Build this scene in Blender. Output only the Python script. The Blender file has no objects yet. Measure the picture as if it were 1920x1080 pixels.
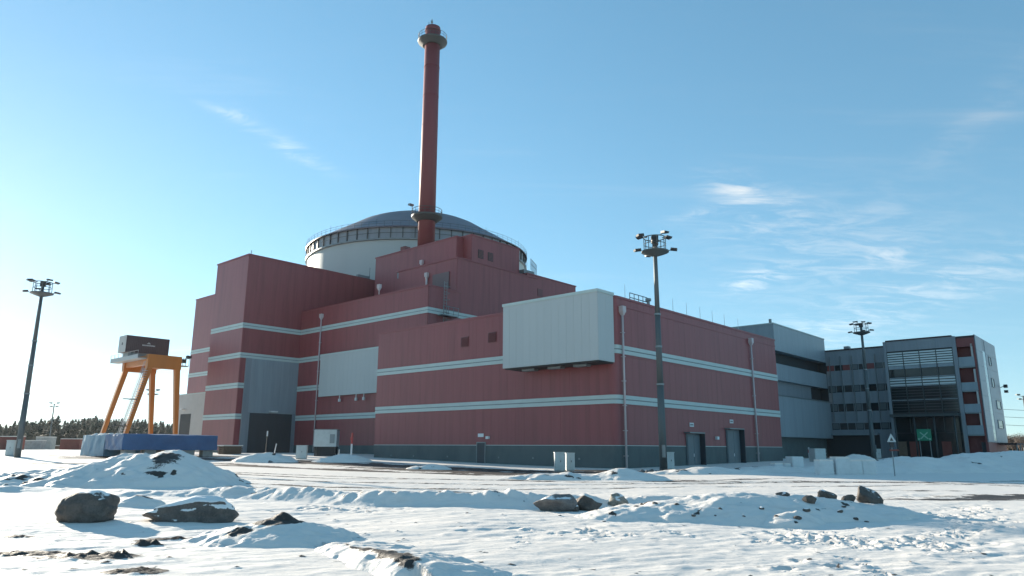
import bpy, math, random
import numpy as np
from mathutils import Vector, Matrix
random.seed(7)
rng = np.random.default_rng(11)
R_ = math.radians
scene = bpy.context.scene
COL = scene.collection

# ------------------------------------------------------------------ camera
F_PX, PITCH, ROLL, EYE = 1350.0, R_(12.5), R_(0.3), 1.8
FW = Vector((0, math.cos(PITCH), math.sin(PITCH)))
_up = Vector((0, -math.sin(PITCH), math.cos(PITCH)))
_rt = Vector((1, 0, 0))
RT = math.cos(ROLL) * _rt + math.sin(ROLL) * _up
UP = -math.sin(ROLL) * _rt + math.cos(ROLL) * _up
cam = bpy.data.cameras.new('camera')
cam.sensor_width = 36.0
cam.lens = 36.0 * F_PX / 1920.0
cam.clip_end = 6000
cam_o = bpy.data.objects.new('camera', cam)
cam_o.matrix_world = Matrix(((RT.x, UP.x, -FW.x, 0), (RT.y, UP.y, -FW.y, 0), (RT.z, UP.z, -FW.z, EYE), (0, 0, 0, 1)))
COL.objects.link(cam_o)
scene.camera = cam_o

# ------------------------------------------------------------------ light
SUN_AZ, SUN_EL = R_(-46.0), R_(12.0)          # azimuth from +Y towards +X
SUN_DIR = Vector((math.sin(SUN_AZ) * math.cos(SUN_EL), math.cos(SUN_AZ) * math.cos(SUN_EL), math.sin(SUN_EL)))
sun = bpy.data.lights.new('sun', 'SUN')
sun.energy = 5.0
sun.angle = R_(0.5)
sun.color = (1.0, 0.90, 0.745)
sun_o = bpy.data.objects.new('sun', sun)
sun_o.rotation_euler = SUN_DIR.to_track_quat('Z', 'Y').to_euler()
sun_o.location = (-60, 40, 60)
COL.objects.link(sun_o)
SKY_STRENGTH = 0.125
EXPOSURE = 1.45
scene.view_settings.view_transform = 'Standard'
scene.view_settings.look = 'None'
scene.view_settings.gamma = 1.0
scene.view_settings.exposure = EXPOSURE
scene.view_settings.use_curve_mapping = False
scene.cycles.use_denoising = True
scene.cycles.max_bounces = 6
scene.cycles.diffuse_bounces = 3


class NT:
    """small helper round a node tree"""
    def __init__(s, tree):
        s.t = tree
    def n(s, typ, **kw):
        nd = s.t.nodes.new(typ)
        for k, v in kw.items():
            setattr(nd, k, v)
        return nd
    def link(s, a, b):
        s.t.links.new(a, b)
    def put(s, sock, val):
        if isinstance(val, bpy.types.NodeSocket):
            s.t.links.new(val, sock)
        else:
            sock.default_value = val
    def math(s, op, a, b=None, c=None, clamp=False):
        nd = s.n('ShaderNodeMath', operation=op, use_clamp=clamp)
        for i, v in enumerate((a, b, c)):
            if v is not None:
                s.put(nd.inputs[i], v)
        return nd.outputs[0]
    def mix(s, fac, a, b, blend='MIX'):
        nd = s.n('ShaderNodeMix', data_type='RGBA', blend_type=blend)
        s.put(nd.inputs['Factor'], fac)
        s.put(nd.inputs[6], a)
        s.put(nd.inputs[7], b)
        return nd.outputs[2]
    def ramp(s, fac, p0, p1, c0=0.0, c1=1.0):
        nd = s.n('ShaderNodeMapRange', interpolation_type='SMOOTHSTEP')
        s.put(nd.inputs[0], fac)
        for i, v in enumerate((p0, p1, c0, c1)):
            nd.inputs[i + 1].default_value = v
        return nd.outputs[0]
    def noise(s, vec, scale, detail=4, rough=0.55, dist=0.0):
        nd = s.n('ShaderNodeTexNoise')
        if vec is not None:
            s.put(nd.inputs['Vector'], vec)
        nd.inputs['Scale'].default_value = scale
        nd.inputs['Detail'].default_value = detail
        nd.inputs['Roughness'].default_value = rough
        nd.inputs['Distortion'].default_value = dist
        return nd.outputs['Fac']
    def mapping(s, vec, scale=(1, 1, 1), rot=(0, 0, 0), loc=(0, 0, 0)):
        nd = s.n('ShaderNodeMapping')
        s.put(nd.inputs['Vector'], vec)
        nd.inputs['Scale'].default_value = scale
        nd.inputs['Rotation'].default_value = rot
        nd.inputs['Location'].default_value = loc
        return nd.outputs[0]


def ray(x, y):
    """direction through a pixel of the 1920x1080 photograph"""
    return FW + RT * ((x - 960) / F_PX) - UP * ((y - 540) / F_PX)


# ------------------------------------------------------------------ sky
world = bpy.data.worlds.new('World')
scene.world = world
world.use_nodes = True
w = NT(world.node_tree)
for nd in list(world.node_tree.nodes):
    world.node_tree.nodes.remove(nd)
sky = w.n('ShaderNodeTexSky', sky_type='NISHITA')
sky.sun_disc = False
sky.sun_elevation = SUN_EL
sky.sun_rotation = SUN_AZ
sky.altitude = 0
sky.air_density = 1.0
sky.dust_density = 0.1
sky.ozone_density = 2.5
tc = w.n('ShaderNodeTexCoord').outputs['Generated']
sep = w.n('ShaderNodeSeparateXYZ')
w.link(tc, sep.inputs[0])
vec = w.n('ShaderNodeVectorMath', operation='ADD')      # look a little above the yellow band at the horizon
w.link(tc, vec.inputs[0])
vec.inputs[1].default_value = (0, 0, 0.07)
vnm = w.n('ShaderNodeVectorMath', operation='NORMALIZE')
w.link(vec.outputs[0], vnm.inputs[0])
w.link(vnm.outputs[0], sky.inputs['Vector'])
zz = w.math('MAXIMUM', sep.outputs['Z'], 0.0)
den = w.math('ADD', zz, 0.12)
comb = w.n('ShaderNodeCombineXYZ')
w.put(comb.inputs[0], w.math('DIVIDE', sep.outputs['X'], den))
w.put(comb.inputs[1], w.math('DIVIDE', sep.outputs['Y'], den))
plane = comb.outputs[0]                       # the cloud layer seen in perspective
streak = w.noise(w.mapping(plane, (0.55, 3.4, 1), (0, 0, R_(-32))), 1.7, 7, 0.62, 0.6)
broad = w.noise(w.mapping(plane, (0.5, 0.9, 1), (0, 0, R_(-32)), (3.1, 1.7, 0)), 0.8, 3, 0.5, 0.2)
puff = w.noise(w.mapping(plane, (1.2, 2.6, 1), (0, 0, R_(-20))), 4.2, 8, 0.66, 0.9)
cirrus = w.math('MULTIPLY', w.ramp(streak, 0.50, 0.80), w.ramp(broad, 0.46, 0.66))


def blob(px, py, rx, ry, tilt, amt):
    """a wisp of cloud round one direction of the sky"""
    d = ray(px, py).normalized()
    side = d.cross(Vector((0, 0, 1))).normalized()
    top = side.cross(d)
    a = R_(tilt)
    ax = side * math.cos(a) + top * math.sin(a)
    ay = -side * math.sin(a) + top * math.cos(a)
    def dot(v):
        nd = w.n('ShaderNodeVectorMath', operation='DOT_PRODUCT')
        w.link(tc, nd.inputs[0])
        nd.inputs[1].default_value = v
        return nd.outputs['Value']
    X = w.math('DIVIDE', dot(ax), rx / F_PX)
    Y = w.math('DIVIDE', dot(ay), ry / F_PX)
    r2 = w.math('ADD', w.math('MULTIPLY', X, X), w.math('MULTIPLY', Y, Y))
    front = w.math('GREATER_THAN', dot(d), 0.0)
    return w.math('MULTIPLY', w.math('MULTIPLY', w.math('EXPONENT', w.math('MULTIPLY', r2, -1.0)), front), amt)


wisps = None
for args in ((1385, 355, 58, 26, -22, 1.0), (1440, 410, 120, 40, 8, 0.5), (1415, 523, 55, 16, 12, 0.8),
             (1660, 482, 60, 22, 8, 0.5), (1700, 560, 330, 40, 17, 0.55), (1560, 470, 170, 60, 14, 0.4), (1850, 210, 150, 30, 32, 0.25),
             (1330, 395, 70, 12, 8, 0.45), (452, 220, 26, 14, -20, 0.75), (552, 284, 58, 14, -22, 0.7),
             (405, 205, 30, 7, -15, 0.35)):
    b = blob(*args)
    wisps = b if wisps is None else w.math('ADD', wisps, b)
wispf = w.math('MULTIPLY', wisps, w.math('ADD', w.ramp(puff, 0.40, 0.70), w.math('MULTIPLY', w.ramp(streak, 0.45, 0.75), 0.5)))
low = w.math('SUBTRACT', 1.0, w.ramp(sep.outputs['Z'], 0.0, 0.30))
cf = w.math('ADD', w.math('MULTIPLY', cirrus, 0.2), w.math('MULTIPLY', wispf, 0.78), clamp=True)
GAM = 0.75
SAT = 1.22
HUE = 0.486
gam = w.n('ShaderNodeGamma')
gam.inputs['Gamma'].default_value = GAM
w.link(sky.outputs[0], gam.inputs['Color'])
hsv = w.n('ShaderNodeHueSaturation')
hsv.inputs['Hue'].default_value = HUE
hsv.inputs['Saturation'].default_value = SAT
w.link(gam.outputs[0], hsv.inputs['Color'])
lum = w.n('ShaderNodeRGBToBW')
w.link(gam.outputs[0], lum.inputs[0])
white = w.n('ShaderNodeMix', data_type='RGBA', blend_type='MULTIPLY')
white.inputs[0].default_value = 1.0
cl = w.n('ShaderNodeCombineColor')
lumb = w.math('MULTIPLY', lum.outputs[0], 1.75)
w.put(cl.inputs[0], w.math('MULTIPLY', lumb, 0.90)); w.put(cl.inputs[1], lumb); w.put(cl.inputs[2], w.math('MULTIPLY', lumb, 1.07))
skyc = w.mix(cf, hsv.outputs[0], cl.outputs[0])
bg = w.n('ShaderNodeBackground')
bg.inputs['Strength'].default_value = SKY_STRENGTH
w.link(skyc, bg.inputs['Color'])
wo = w.n('ShaderNodeOutputWorld')
w.link(bg.outputs[0], wo.inputs['Surface'])


# ------------------------------------------------------------------ materials
def lin(c):
    return tuple(((v / 255 / 12.92) if v / 255 <= 0.04045 else ((v / 255 + 0.055) / 1.055) ** 2.4) for v in c)


MATS = {}


def mat(name, col, rough=0.6, metal=0.0, var=0.0, grime=0.0, gscale=0.8, gstretch=(1, 1, 1), bump=0.0, bscale=20, spec=0.5, dark=None):
    m = bpy.data.materials.new(name)
    m.use_nodes = True
    t = NT(m.node_tree)
    p = m.node_tree.nodes['Principled BSDF']
    p.inputs['Roughness'].default_value = rough
    p.inputs['Metallic'].default_value = metal
    p.inputs['Specular IOR Level'].default_value = spec
    c = (*col, 1)
    out = None
    co = t.n('ShaderNodeNewGeometry').outputs['Position']
    if grime:
        nz = t.noise(t.mapping(co, gstretch), gscale, 6, 0.6)
        d = (*(dark or tuple(v * 0.55 for v in col)), 1)
        out = t.mix(t.math('MULTIPLY', t.ramp(nz, 0.38, 0.72), grime), c, d)
    if var:
        inf = t.n('ShaderNodeObjectInfo').outputs['Random']
        k = t.math('ADD', t.math('MULTIPLY', inf, 2 * var), 1 - var)
        h = t.n('ShaderNodeHueSaturation')
        t.put(h.inputs['Value'], k)
        t.put(h.inputs['Color'], out if out is not None else c)
        out = h.outputs[0]
    if out is not None:
        t.link(out, p.inputs['Base Color'])
    else:
        p.inputs['Base Color'].default_value = c
    if bump:
        b = t.n('ShaderNodeBump')
        b.inputs['Strength'].default_value = bump
        b.inputs['Distance'].default_value = 0.05
        t.put(b.inputs['Height'], t.noise(co, bscale, 6, 0.6))
        t.link(b.outputs[0], p.inputs['Normal'])
    MATS[name] = m
    return m


CLAD = dict(rough=0.45, var=0.010, grime=0.42, gscale=0.9, gstretch=(1.6, 1.6, 0.12))
mat('red_cladding', (0.245, 0.058, 0.064), **CLAD)
mat('red_trim', (0.235, 0.056, 0.062), 0.45)
mat('chimney_red', (0.165, 0.034, 0.04), 0.6, grime=0.25, gscale=0.5, gstretch=(1, 1, 0.1))
mat('pale_trim', (0.44, 0.53, 0.515), 0.5, grime=0.3, gscale=0.6, gstretch=(1, 1, 3), dark=(0.34, 0.39, 0.38))
mat('white_cladding', (0.42, 0.455, 0.455), rough=0.5, var=0.015, grime=0.25, gscale=0.9, gstretch=(1.6, 1.6, 0.12), dark=(0.38, 0.42, 0.43))
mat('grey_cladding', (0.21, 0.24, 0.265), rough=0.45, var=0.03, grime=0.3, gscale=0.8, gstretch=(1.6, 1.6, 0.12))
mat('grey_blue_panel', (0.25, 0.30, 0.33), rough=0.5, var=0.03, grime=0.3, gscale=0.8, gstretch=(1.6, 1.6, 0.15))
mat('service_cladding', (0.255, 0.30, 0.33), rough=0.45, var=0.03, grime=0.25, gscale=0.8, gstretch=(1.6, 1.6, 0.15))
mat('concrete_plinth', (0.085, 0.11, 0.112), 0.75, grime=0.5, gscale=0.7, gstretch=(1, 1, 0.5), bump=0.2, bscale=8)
mat('dark_core', (0.05, 0.03, 0.032), 0.8)
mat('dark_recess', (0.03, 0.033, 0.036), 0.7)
mat('dark_door', (0.032, 0.042, 0.052), 0.55, grime=0.3, gscale=1.5, gstretch=(1, 1, 0.3))
mat('door_paint', (0.11, 0.14, 0.155), 0.5, grime=0.2)
mat('vent_red', (0.16, 0.045, 0.048), 0.5)
mat('pipe_pink', (0.50, 0.44, 0.445), 0.5)
mat('containment_paint', (0.37, 0.43, 0.425), 0.6, grime=0.3, gscale=0.12, gstretch=(1, 1, 0.3), dark=(0.31, 0.36, 0.355))
mat('dome_roof', (0.125, 0.115, 0.135), 0.5, grime=0.35, gscale=0.15)
mat('steel', (0.22, 0.25, 0.26), 0.5, 0.6, grime=0.3)
mat('mast_steel', (0.10, 0.118, 0.122), 0.6, 0.15, grime=0.4, gscale=0.6, gstretch=(1, 1, 0.2))
mat('dark_steel', (0.055, 0.065, 0.066), 0.55, 0.2)
mat('dull_red_grey', (0.15, 0.10, 0.105), 0.6)
mat('blind', (0.10, 0.115, 0.12), 0.6)
mat('sign_mint', (0.25, 0.48, 0.38), 0.5)
mat('lamp_black', (0.02, 0.022, 0.025), 0.5)
mat('lens_glass', (0.5, 0.52, 0.53), 0.15)
mat('crane_orange', (0.50, 0.165, 0.026), 0.45, grime=0.35, gscale=0.5, gstretch=(1, 1, 0.3))
mat('crane_grey', (0.35, 0.36, 0.36), 0.5, 0.3)
mat('container_brown', (0.085, 0.052, 0.055), 0.55, grime=0.3)
mat('container_pale', (0.42, 0.41, 0.39), 0.55, grime=0.2)
mat('lettering_pale', (0.55, 0.53, 0.53), 0.6)
mat('blue_tarp', (0.045, 0.125, 0.27), 0.5, grime=0.35, gscale=0.8, bump=0.9, bscale=1.6)
mat('sunlit_blue_tarp', (0.11, 0.26, 0.37), 0.5, grime=0.3, gscale=0.8, bump=0.9, bscale=1.6)  # sunlight on the left end of the stack put into a paler blue
mat('concrete', (0.36, 0.36, 0.34), 0.85, grime=0.5, gscale=2, bump=0.3, bscale=12)
mat('cabinet_paint', (0.50, 0.54, 0.53), 0.5, grime=0.25, gscale=2)
mat('white_plastic', (0.66, 0.68, 0.68), 0.5, grime=0.25, gscale=2)
mat('wood', (0.16, 0.11, 0.075), 0.8, grime=0.5, gscale=3)
mat('rust_red', (0.19, 0.05, 0.038), 0.7, grime=0.4)
mat('red_paint', (0.42, 0.05, 0.045), 0.5)
mat('yellow_paint', (0.6, 0.38, 0.04), 0.5)
mat('pine_needles', (0.068, 0.085, 0.062), 0.9, var=0.3)
mat('bare_twigs', (0.14, 0.11, 0.092), 0.9, var=0.25)
mat('bark', (0.07, 0.05, 0.04), 0.9)
mat('green_sign', (0.018, 0.22, 0.12), 0.4)
mat('sign_pale', (0.62, 0.64, 0.65), 0.5)
mat('balcony_red', (0.20, 0.052, 0.048), 0.6, grime=0.3)
mat('wire', (0.03, 0.03, 0.03), 0.6)
mat('louvre_metal', (0.45, 0.52, 0.53), 0.35, 0.3)


def glass_mat(name, col, rough, spec):
    m = mat(name, col, rough, 0.0, spec=spec)
    return m


glass_mat('window_glass', (0.018, 0.024, 0.027), 0.06, 0.6)
glass_mat('curtain_glass', (0.02, 0.026, 0.028), 0.08, 0.5)
glass_mat('reflection_glass', (0.30, 0.38, 0.39), 0.08, 0.9)  # reflection on the gable window strip put into the pale base colour


def snow_material(name, speckle=0.0):
    """wind-packed snow; the vertex attribute 'bare' opens it to brown gravel"""
    m = bpy.data.materials.new(name)
    m.use_nodes = True
    t = NT(m.node_tree)
    p = m.node_tree.nodes['Principled BSDF']
    geo = t.n('ShaderNodeNewGeometry')
    pos = geo.outputs['Position']
    at = t.n('ShaderNodeAttribute', attribute_name='bare')
    n1 = t.noise(pos, 1.1, 7, 0.65)
    n2 = t.noise(t.mapping(pos, (0.35, 1.4, 1)), 2.3, 8, 0.7)
    n3 = t.noise(pos, 9.0, 5, 0.6)
    edge = t.math('ADD', t.math('MULTIPLY', t.math('SUBTRACT', n1, 0.5), 0.9), t.math('MULTIPLY', t.math('SUBTRACT', n2, 0.5), 1.3))
    edge = t.math('ADD', edge, t.math('MULTIPLY', t.math('SUBTRACT', n3, 0.5), 0.7))
    fac = t.ramp(t.math('ADD', at.outputs['Fac'], t.math('MULTIPLY', edge, t.ramp(at.outputs['Fac'], 0.0, 0.35))), 0.42, 0.62)
    grav = t.mix(t.noise(pos, 6.0, 6, 0.7), (0.025, 0.020, 0.017, 1), (0.085, 0.068, 0.056, 1))
    dirty = t.mix(t.ramp(n2, 0.45, 0.8), (0.78, 0.72, 0.66, 1), (0.66, 0.605, 0.55, 1))
    t.link(t.mix(fac, dirty, grav), p.inputs['Base Color'])
    p.inputs['Roughness'].default_value = 0.62
    p.inputs['Specular IOR Level'].default_value = 0.3
    b = t.n('ShaderNodeBump')
    b.inputs['Strength'].default_value = 0.75
    b.inputs['Distance'].default_value = 0.03
    hsum = t.math('ADD', t.math('MULTIPLY', t.noise(t.mapping(pos, (1.0, 2.2, 1), (0, 0, R_(20))), 3.0, 7, 0.62), 1.0), t.math('MULTIPLY', t.noise(t.mapping(pos, (1.0, 1.7, 1)), 13, 6, 0.65), 0.30))
    hsum = t.math('ADD', hsum, t.math('MULTIPLY', fac, t.noise(pos, 14, 5, 0.7)))
    t.put(b.inputs['Height'], hsum)
    t.link(b.outputs[0], p.inputs['Normal'])
    MATS[name] = m
    return m


snow_material('snow')


def rock_material(name, c0, c1, snow_amt):
    m = bpy.data.materials.new(name)
    m.use_nodes = True
    t = NT(m.node_tree)
    p = m.node_tree.nodes['Principled BSDF']
    geo = t.n('ShaderNodeNewGeometry')
    pos = geo.outputs['Position']
    rock = t.mix(t.ramp(t.noise(pos, 3.5, 8, 0.7), 0.35, 0.65), (*c0, 1), (*c1, 1))
    rock = t.mix(t.math('MULTIPLY', t.ramp(t.noise(pos, 22, 5, 0.7), 0.45, 0.7), 0.5), rock, tuple(v * 0.45 for v in c0) + (1,))
    if snow_amt > 0:
        s = t.n('ShaderNodeSeparateXYZ')
        t.link(geo.outputs['Normal'], s.inputs[0])
        up = t.math('ADD', s.outputs['Z'], t.math('MULTIPLY', t.math('SUBTRACT', t.noise(pos, 2.6, 6, 0.6), 0.5), 1.7))
        fac = t.ramp(up, 1.02 - snow_amt, 1.14 - snow_amt)
        rock = t.mix(fac, rock, (0.80, 0.785, 0.76, 1))
    t.link(rock, p.inputs['Base Color'])
    p.inputs['Roughness'].default_value = 0.85
    b = t.n('ShaderNodeBump')
    b.inputs['Strength'].default_value = 0.6
    b.inputs['Distance'].default_value = 0.03
    t.put(b.inputs['Height'], t.noise(pos, 9, 8, 0.65))
    t.link(b.outputs[0], p.inputs['Normal'])
    MATS[name] = m
    return m


rock_material('boulder_dark', (0.075, 0.066, 0.058), (0.125, 0.11, 0.098), 0.14)
rock_material('boulder_snowy', (0.085, 0.075, 0.068), (0.15, 0.13, 0.115), 0.60)
rock_material('rock_grey', (0.13, 0.12, 0.115), (0.21, 0.195, 0.185), 0.12)
rock_material('rock_pale', (0.19, 0.175, 0.145), (0.34, 0.31, 0.26), 0.2)
rock_material('rock_brown', (0.085, 0.068, 0.057), (0.13, 0.108, 0.09), 0.15)


# ------------------------------------------------------------------ mesh helpers
class MB:
    def __init__(s):
        s.v, s.f = [], []
    def add(s, vs, fs):
        o = len(s.v)
        s.v += [tuple(p) for p in vs]
        s.f += [tuple(i + o for i in q) for q in fs]
        return s
    def box(s, x0, x1, y0, y1, z0, z1):
        return s.add([(x0, y0, z0), (x1, y0, z0), (x1, y1, z0), (x0, y1, z0), (x0, y0, z1), (x1, y0, z1), (x1, y1, z1), (x0, y1, z1)],
                     [(0, 3, 2, 1), (4, 5, 6, 7), (0, 1, 5, 4), (1, 2, 6, 5), (2, 3, 7, 6), (3, 0, 4, 7)])
    def prism(s, poly, z0, z1):
        n = len(poly)
        vs = [(x, y, z0) for x, y in poly] + [(x, y, z1) for x, y in poly]
        fs = [tuple(range(n - 1, -1, -1)), tuple(range(n, 2 * n))]
        fs += [(i, (i + 1) % n, (i + 1) % n + n, i + n) for i in range(n)]
        return s.add(vs, fs)
    def bar(s, a, b, wa, ha=None, wb=None, hb=None, side=None):
        """tapered square bar between two points"""
        a, b = Vector(a), Vector(b)
        ha = ha or wa; wb = wb or wa; hb = hb or (ha if wb == wa else wb)
        d = (b - a).normalized()
        sd = Vector(side) if side else (Vector((0, 0, 1)) if abs(d.z) < 0.9 else Vector((1, 0, 0)))
        x = d.cross(sd).normalized()
        y = d.cross(x).normalized()
        vs = []
        for p, ww, hh in ((a, wa, ha), (b, wb, hb)):
            for i, j in ((-1, -1), (1, -1), (1, 1), (-1, 1)):
                vs.append(p + x * (i * ww / 2) + y * (j * hh / 2))
        return s.add(vs, [(0, 3, 2, 1), (4, 5, 6, 7), (0, 1, 5, 4), (1, 2, 6, 5), (2, 3, 7, 6), (3, 0, 4, 7)])
    def tube(s, a, b, ra, rb=None, n=8, cap=True):
        a, b = Vector(a), Vector(b)
        rb = ra if rb is None else rb
        d = (b - a).normalized()
        h = Vector((0, 0, 1)) if abs(d.z) < 0.9 else Vector((1, 0, 0))
        x = d.cross(h).normalized(); y = d.cross(x).normalized()
        vs = []
        for p, r in ((a, ra), (b, rb)):
            vs += [p + (x * math.cos(2 * math.pi * i / n) + y * math.sin(2 * math.pi * i / n)) * r for i in range(n)]
        fs = [(i, (i + 1) % n, (i + 1) % n + n, i + n) for i in range(n)]
        if cap:
            fs += [tuple(range(n - 1, -1, -1)), tuple(range(n, 2 * n))]
        return s.add(vs, fs)
    def lathe(s, prof, n=48, c=(0, 0)):
        o = len(s.v); k = len(prof)
        vs = []
        for i in range(n):
            a = 2 * math.pi * i / n
            vs += [(c[0] + r * math.cos(a), c[1] + r * math.sin(a), z) for r, z in prof]
        fs = []
        for i in range(n):
            j = (i + 1) % n
            fs += [(i * k + q, j * k + q, j * k + q + 1, i * k + q + 1) for q in range(k - 1)]
        return s.add(vs, fs)
    def ring(s, r, z, t, n=32, c=(0, 0)):
        for i in range(n):
            a, b = 2 * math.pi * i / n, 2 * math.pi * (i + 1) / n
            s.tube((c[0] + r * math.cos(a), c[1] + r * math.sin(a), z), (c[0] + r * math.cos(b), c[1] + r * math.sin(b), z), t, n=4, cap=False)
        return s
    def mesh(s, name, m, smooth=False):
        me = bpy.data.meshes.new(name)
        me.from_pydata(s.v, [], s.f)
        me.validate()
        me.materials.append(MATS[m])
        if smooth:
            for p in me.polygons:
                p.use_smooth = True
        me.update()
        return me
    def obj(s, name, m, parent=None, smooth=False, loc=None):
        return link(name, s.mesh(name, m, smooth), parent, loc)


def link(name, data, parent=None, loc=None):
    o = bpy.data.objects.new(name, data)
    COL.objects.link(o)
    if parent is not None:
        o.parent = parent
    if loc is not None:
        o.location = loc
    return o


def tag(o, label, cat, group=None):
    o['label'] = label
    o['category'] = cat
    if group:
        o['group'] = group
    return o


def thing(name, label, cat, loc=(0, 0, 0), rotz=0.0, group=None):
    o = link(name, None, None, loc)
    o.rotation_euler = (0, 0, rotz)
    o.empty_display_size = 0.3
    return tag(o, label, cat, group)


def copy_tree(o, parent=None):
    c = o.copy()
    COL.objects.link(c)
    c.parent = parent
    for ch in o.children:
        copy_tree(ch, c)
    return c


# ------------------------------------------------------------------ noise and the lie of the land
_perm = np.random.default_rng(3).random((256, 256))


def vnoise(x, y):
    xi, yi = np.floor(x).astype(int), np.floor(y).astype(int)
    fx, fy = x - xi, y - yi
    fx = fx * fx * fx * (fx * (fx * 6 - 15) + 10)
    fy = fy * fy * fy * (fy * (fy * 6 - 15) + 10)
    a = _perm[xi % 256, yi % 256]; b = _perm[(xi + 1) % 256, yi % 256]
    c = _perm[xi % 256, (yi + 1) % 256]; d = _perm[(xi + 1) % 256, (yi + 1) % 256]
    return (a + (b - a) * fx) * (1 - fy) + (c + (d - c) * fx) * fy - 0.5


def fbm(x, y, o=4, g=0.5):
    s, a = 0.0, 1.0
    for i in range(o):
        s = s + a * vnoise(x * 2 ** i + 17.3 * i, y * 2 ** i + 5.1 * i)
        a *= g
    return s


def sstep(x, a, b):
    t = np.clip((np.asarray(x, float) - a) / (b - a), 0, 1)
    return t * t * (3 - 2 * t)


def land(x, y):
    """smooth ground height: level in front, rising a little towards the back"""
    x = np.asarray(x, float); y = np.asarray(y, float)
    up = 0.85 - 0.40 * sstep(x, -30, 45)
    return up * sstep(y, 58, 104)


def ground_at(px, py):
    """point of the ground under a pixel of the photograph"""
    d = ray(px, py)
    t = 3.0
    while t < 900:
        z = float(land(d.x * t, d.y * t))
        if EYE + d.z * t <= z:
            break
        t += 0.05 + 0.002 * t if EYE + d.z * t - z > 0.08 else 0.02
    return Vector((d.x * t, d.y * t, z))


def at_depth(px, py, Y):
    d = ray(px, py)
    t = Y / d.y
    return Vector((d.x * t, Y, EYE + d.z * t))


# building axes: u runs away to the right, v away to the left
BROT = R_(48.0)
BU = Vector((math.cos(BROT), math.sin(BROT), 0)); BV = Vector((-math.sin(BROT), math.cos(BROT), 0))
BO = Vector((9.285, 64.664, 0))


def buv(u, v, z=0.0):
    return BO + BU * u + BV * v + Vector((0, 0, z))

# ------------------------------------------------------------------ ground sheet
def axis_pts():
    xs = [0.0]
    while xs[-1] < 15: xs.append(xs[-1] + 0.075)
    st = 0.075
    while xs[-1] < 2500:
        st *= 1.045; xs.append(xs[-1] + st)
    return np.array([-v for v in xs[:0:-1]] + xs)


def depth_pts():
    ys = [6.0]
    while ys[-1] < 30: ys.append(ys[-1] + 0.0052 * ys[-1])
    while ys[-1] < 62: ys.append(ys[-1] + 0.0055 * ys[-1])
    while ys[-1] < 140: ys.append(ys[-1] + 0.010 * ys[-1])
    while ys[-1] < 3500: ys.append(ys[-1] * 1.09)
    back = [6 - 0.4 * k for k in range(1, 20)]
    while back[-1] > -1500: back.append(back[-1] * 1.3 if back[-1] < -3 else back[-1] - 1.0)
    return np.array(back[::-1] + ys)


GX, GY = axis_pts(), depth_pts()
XX, YY = np.meshgrid(GX, GY)
ZZ = land(XX, YY)
near = np.clip(1.25 - np.hypot(XX, YY) / 70.0, 0.12, 1.0)
# wind-worn snow: long low drifts, small crusted ripples, clods
ca, sa = math.cos(R_(-28)), math.sin(R_(-28))
xr, yr = XX * ca - YY * sa, XX * sa + YY * ca
ZZ = ZZ + 0.10 * fbm(XX * 0.13, YY * 0.13, 3) * near
ZZ = ZZ + 0.036 * near * fbm(xr * 0.45, yr * 1.3, 4, 0.6)
rip = fbm(xr * 1.3 + 40, yr * 4.2, 4, 0.6)
ZZ = ZZ + 0.034 * near * np.maximum(rip, -0.15) * sstep(fbm(XX * 0.3 + 9, YY * 0.3, 2), -0.25, 0.3)
ZZ = ZZ + 0.035 * near * np.maximum(fbm(XX * 3.0, YY * 3.0, 3, 0.5) - 0.2, 0)

bare = np.zeros_like(ZZ)


def seg_dist(ax, ay, bx, by):
    dx, dy = bx - ax, by - ay
    t = np.clip(((XX - ax) * dx + (YY - ay) * dy) / (dx * dx + dy * dy), 0, 1)
    return np.hypot(XX - ax - t * dx, YY - ay - t * dy), t


def track(pts, width, depth, amt):
    """wheel ruts pressed through the snow"""
    global ZZ, bare
    P = [ground_at(*p) for p in pts]
    best = np.full(XX.shape, 1e9)
    for a, b in zip(P, P[1:]):
        d, _ = seg_dist(a.x, a.y, b.x, b.y)
        best = np.minimum(best, d)
    wob = best + 0.25 * width * fbm(XX * 0.7, YY * 0.7, 3)
    m = np.exp(-(wob / width) ** 2)
    ZZ = ZZ - depth * m + 0.5 * depth * np.exp(-((wob - 1.9 * width) / (0.6 * width)) ** 2)
    bare = np.maximum(bare, amt * m)


def patch(px, py, rx, ry, amt, rot=0.0, ragged=0.6):
    """a place swept bare of snow"""
    global bare
    c = ground_at(px, py)
    m = 2.2 * max(rx, ry) + 0.3
    ix0, ix1 = np.searchsorted(GX, [c.x - m, c.x + m])
    iy0, iy1 = np.searchsorted(GY, [c.y - m, c.y + m])
    xs, ys = XX[iy0:iy1, ix0:ix1], YY[iy0:iy1, ix0:ix1]
    X, Y = xs - c.x, ys - c.y
    a = math.cos(rot) * X + math.sin(rot) * Y
    b = -math.sin(rot) * X + math.cos(rot) * Y
    r = np.hypot(a / rx, b / ry) + ragged * fbm(xs * 1.1, ys * 1.1, 4, 0.6)
    bare[iy0:iy1, ix0:ix1] = np.maximum(bare[iy0:iy1, ix0:ix1], amt * np.clip(1.35 - r, 0, 1))


track([(-200, 880), (330, 893), (620, 903), (960, 909), (1400, 905), (2100, 900)], 0.42, 0.04, 1.15)
track([(-200, 889), (330, 902), (620, 912), (960, 917), (1400, 912), (2100, 908)], 0.34, 0.03, 1.05)
track([(-100, 868), (420, 869), (700, 884), (960, 890)], 0.9, 0.03, 1.0)
track([(0, 877), (300, 882), (640, 897), (900, 900), (1300, 900)], 0.4, 0.02, 1.1)
track([(1250, 903), (1500, 902), (1700, 905), (2000, 915)], 0.35, 0.02, 0.75)
track([(1600, 930), (1750, 938), (1950, 930)], 0.5, 0.02, 0.75)
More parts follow.
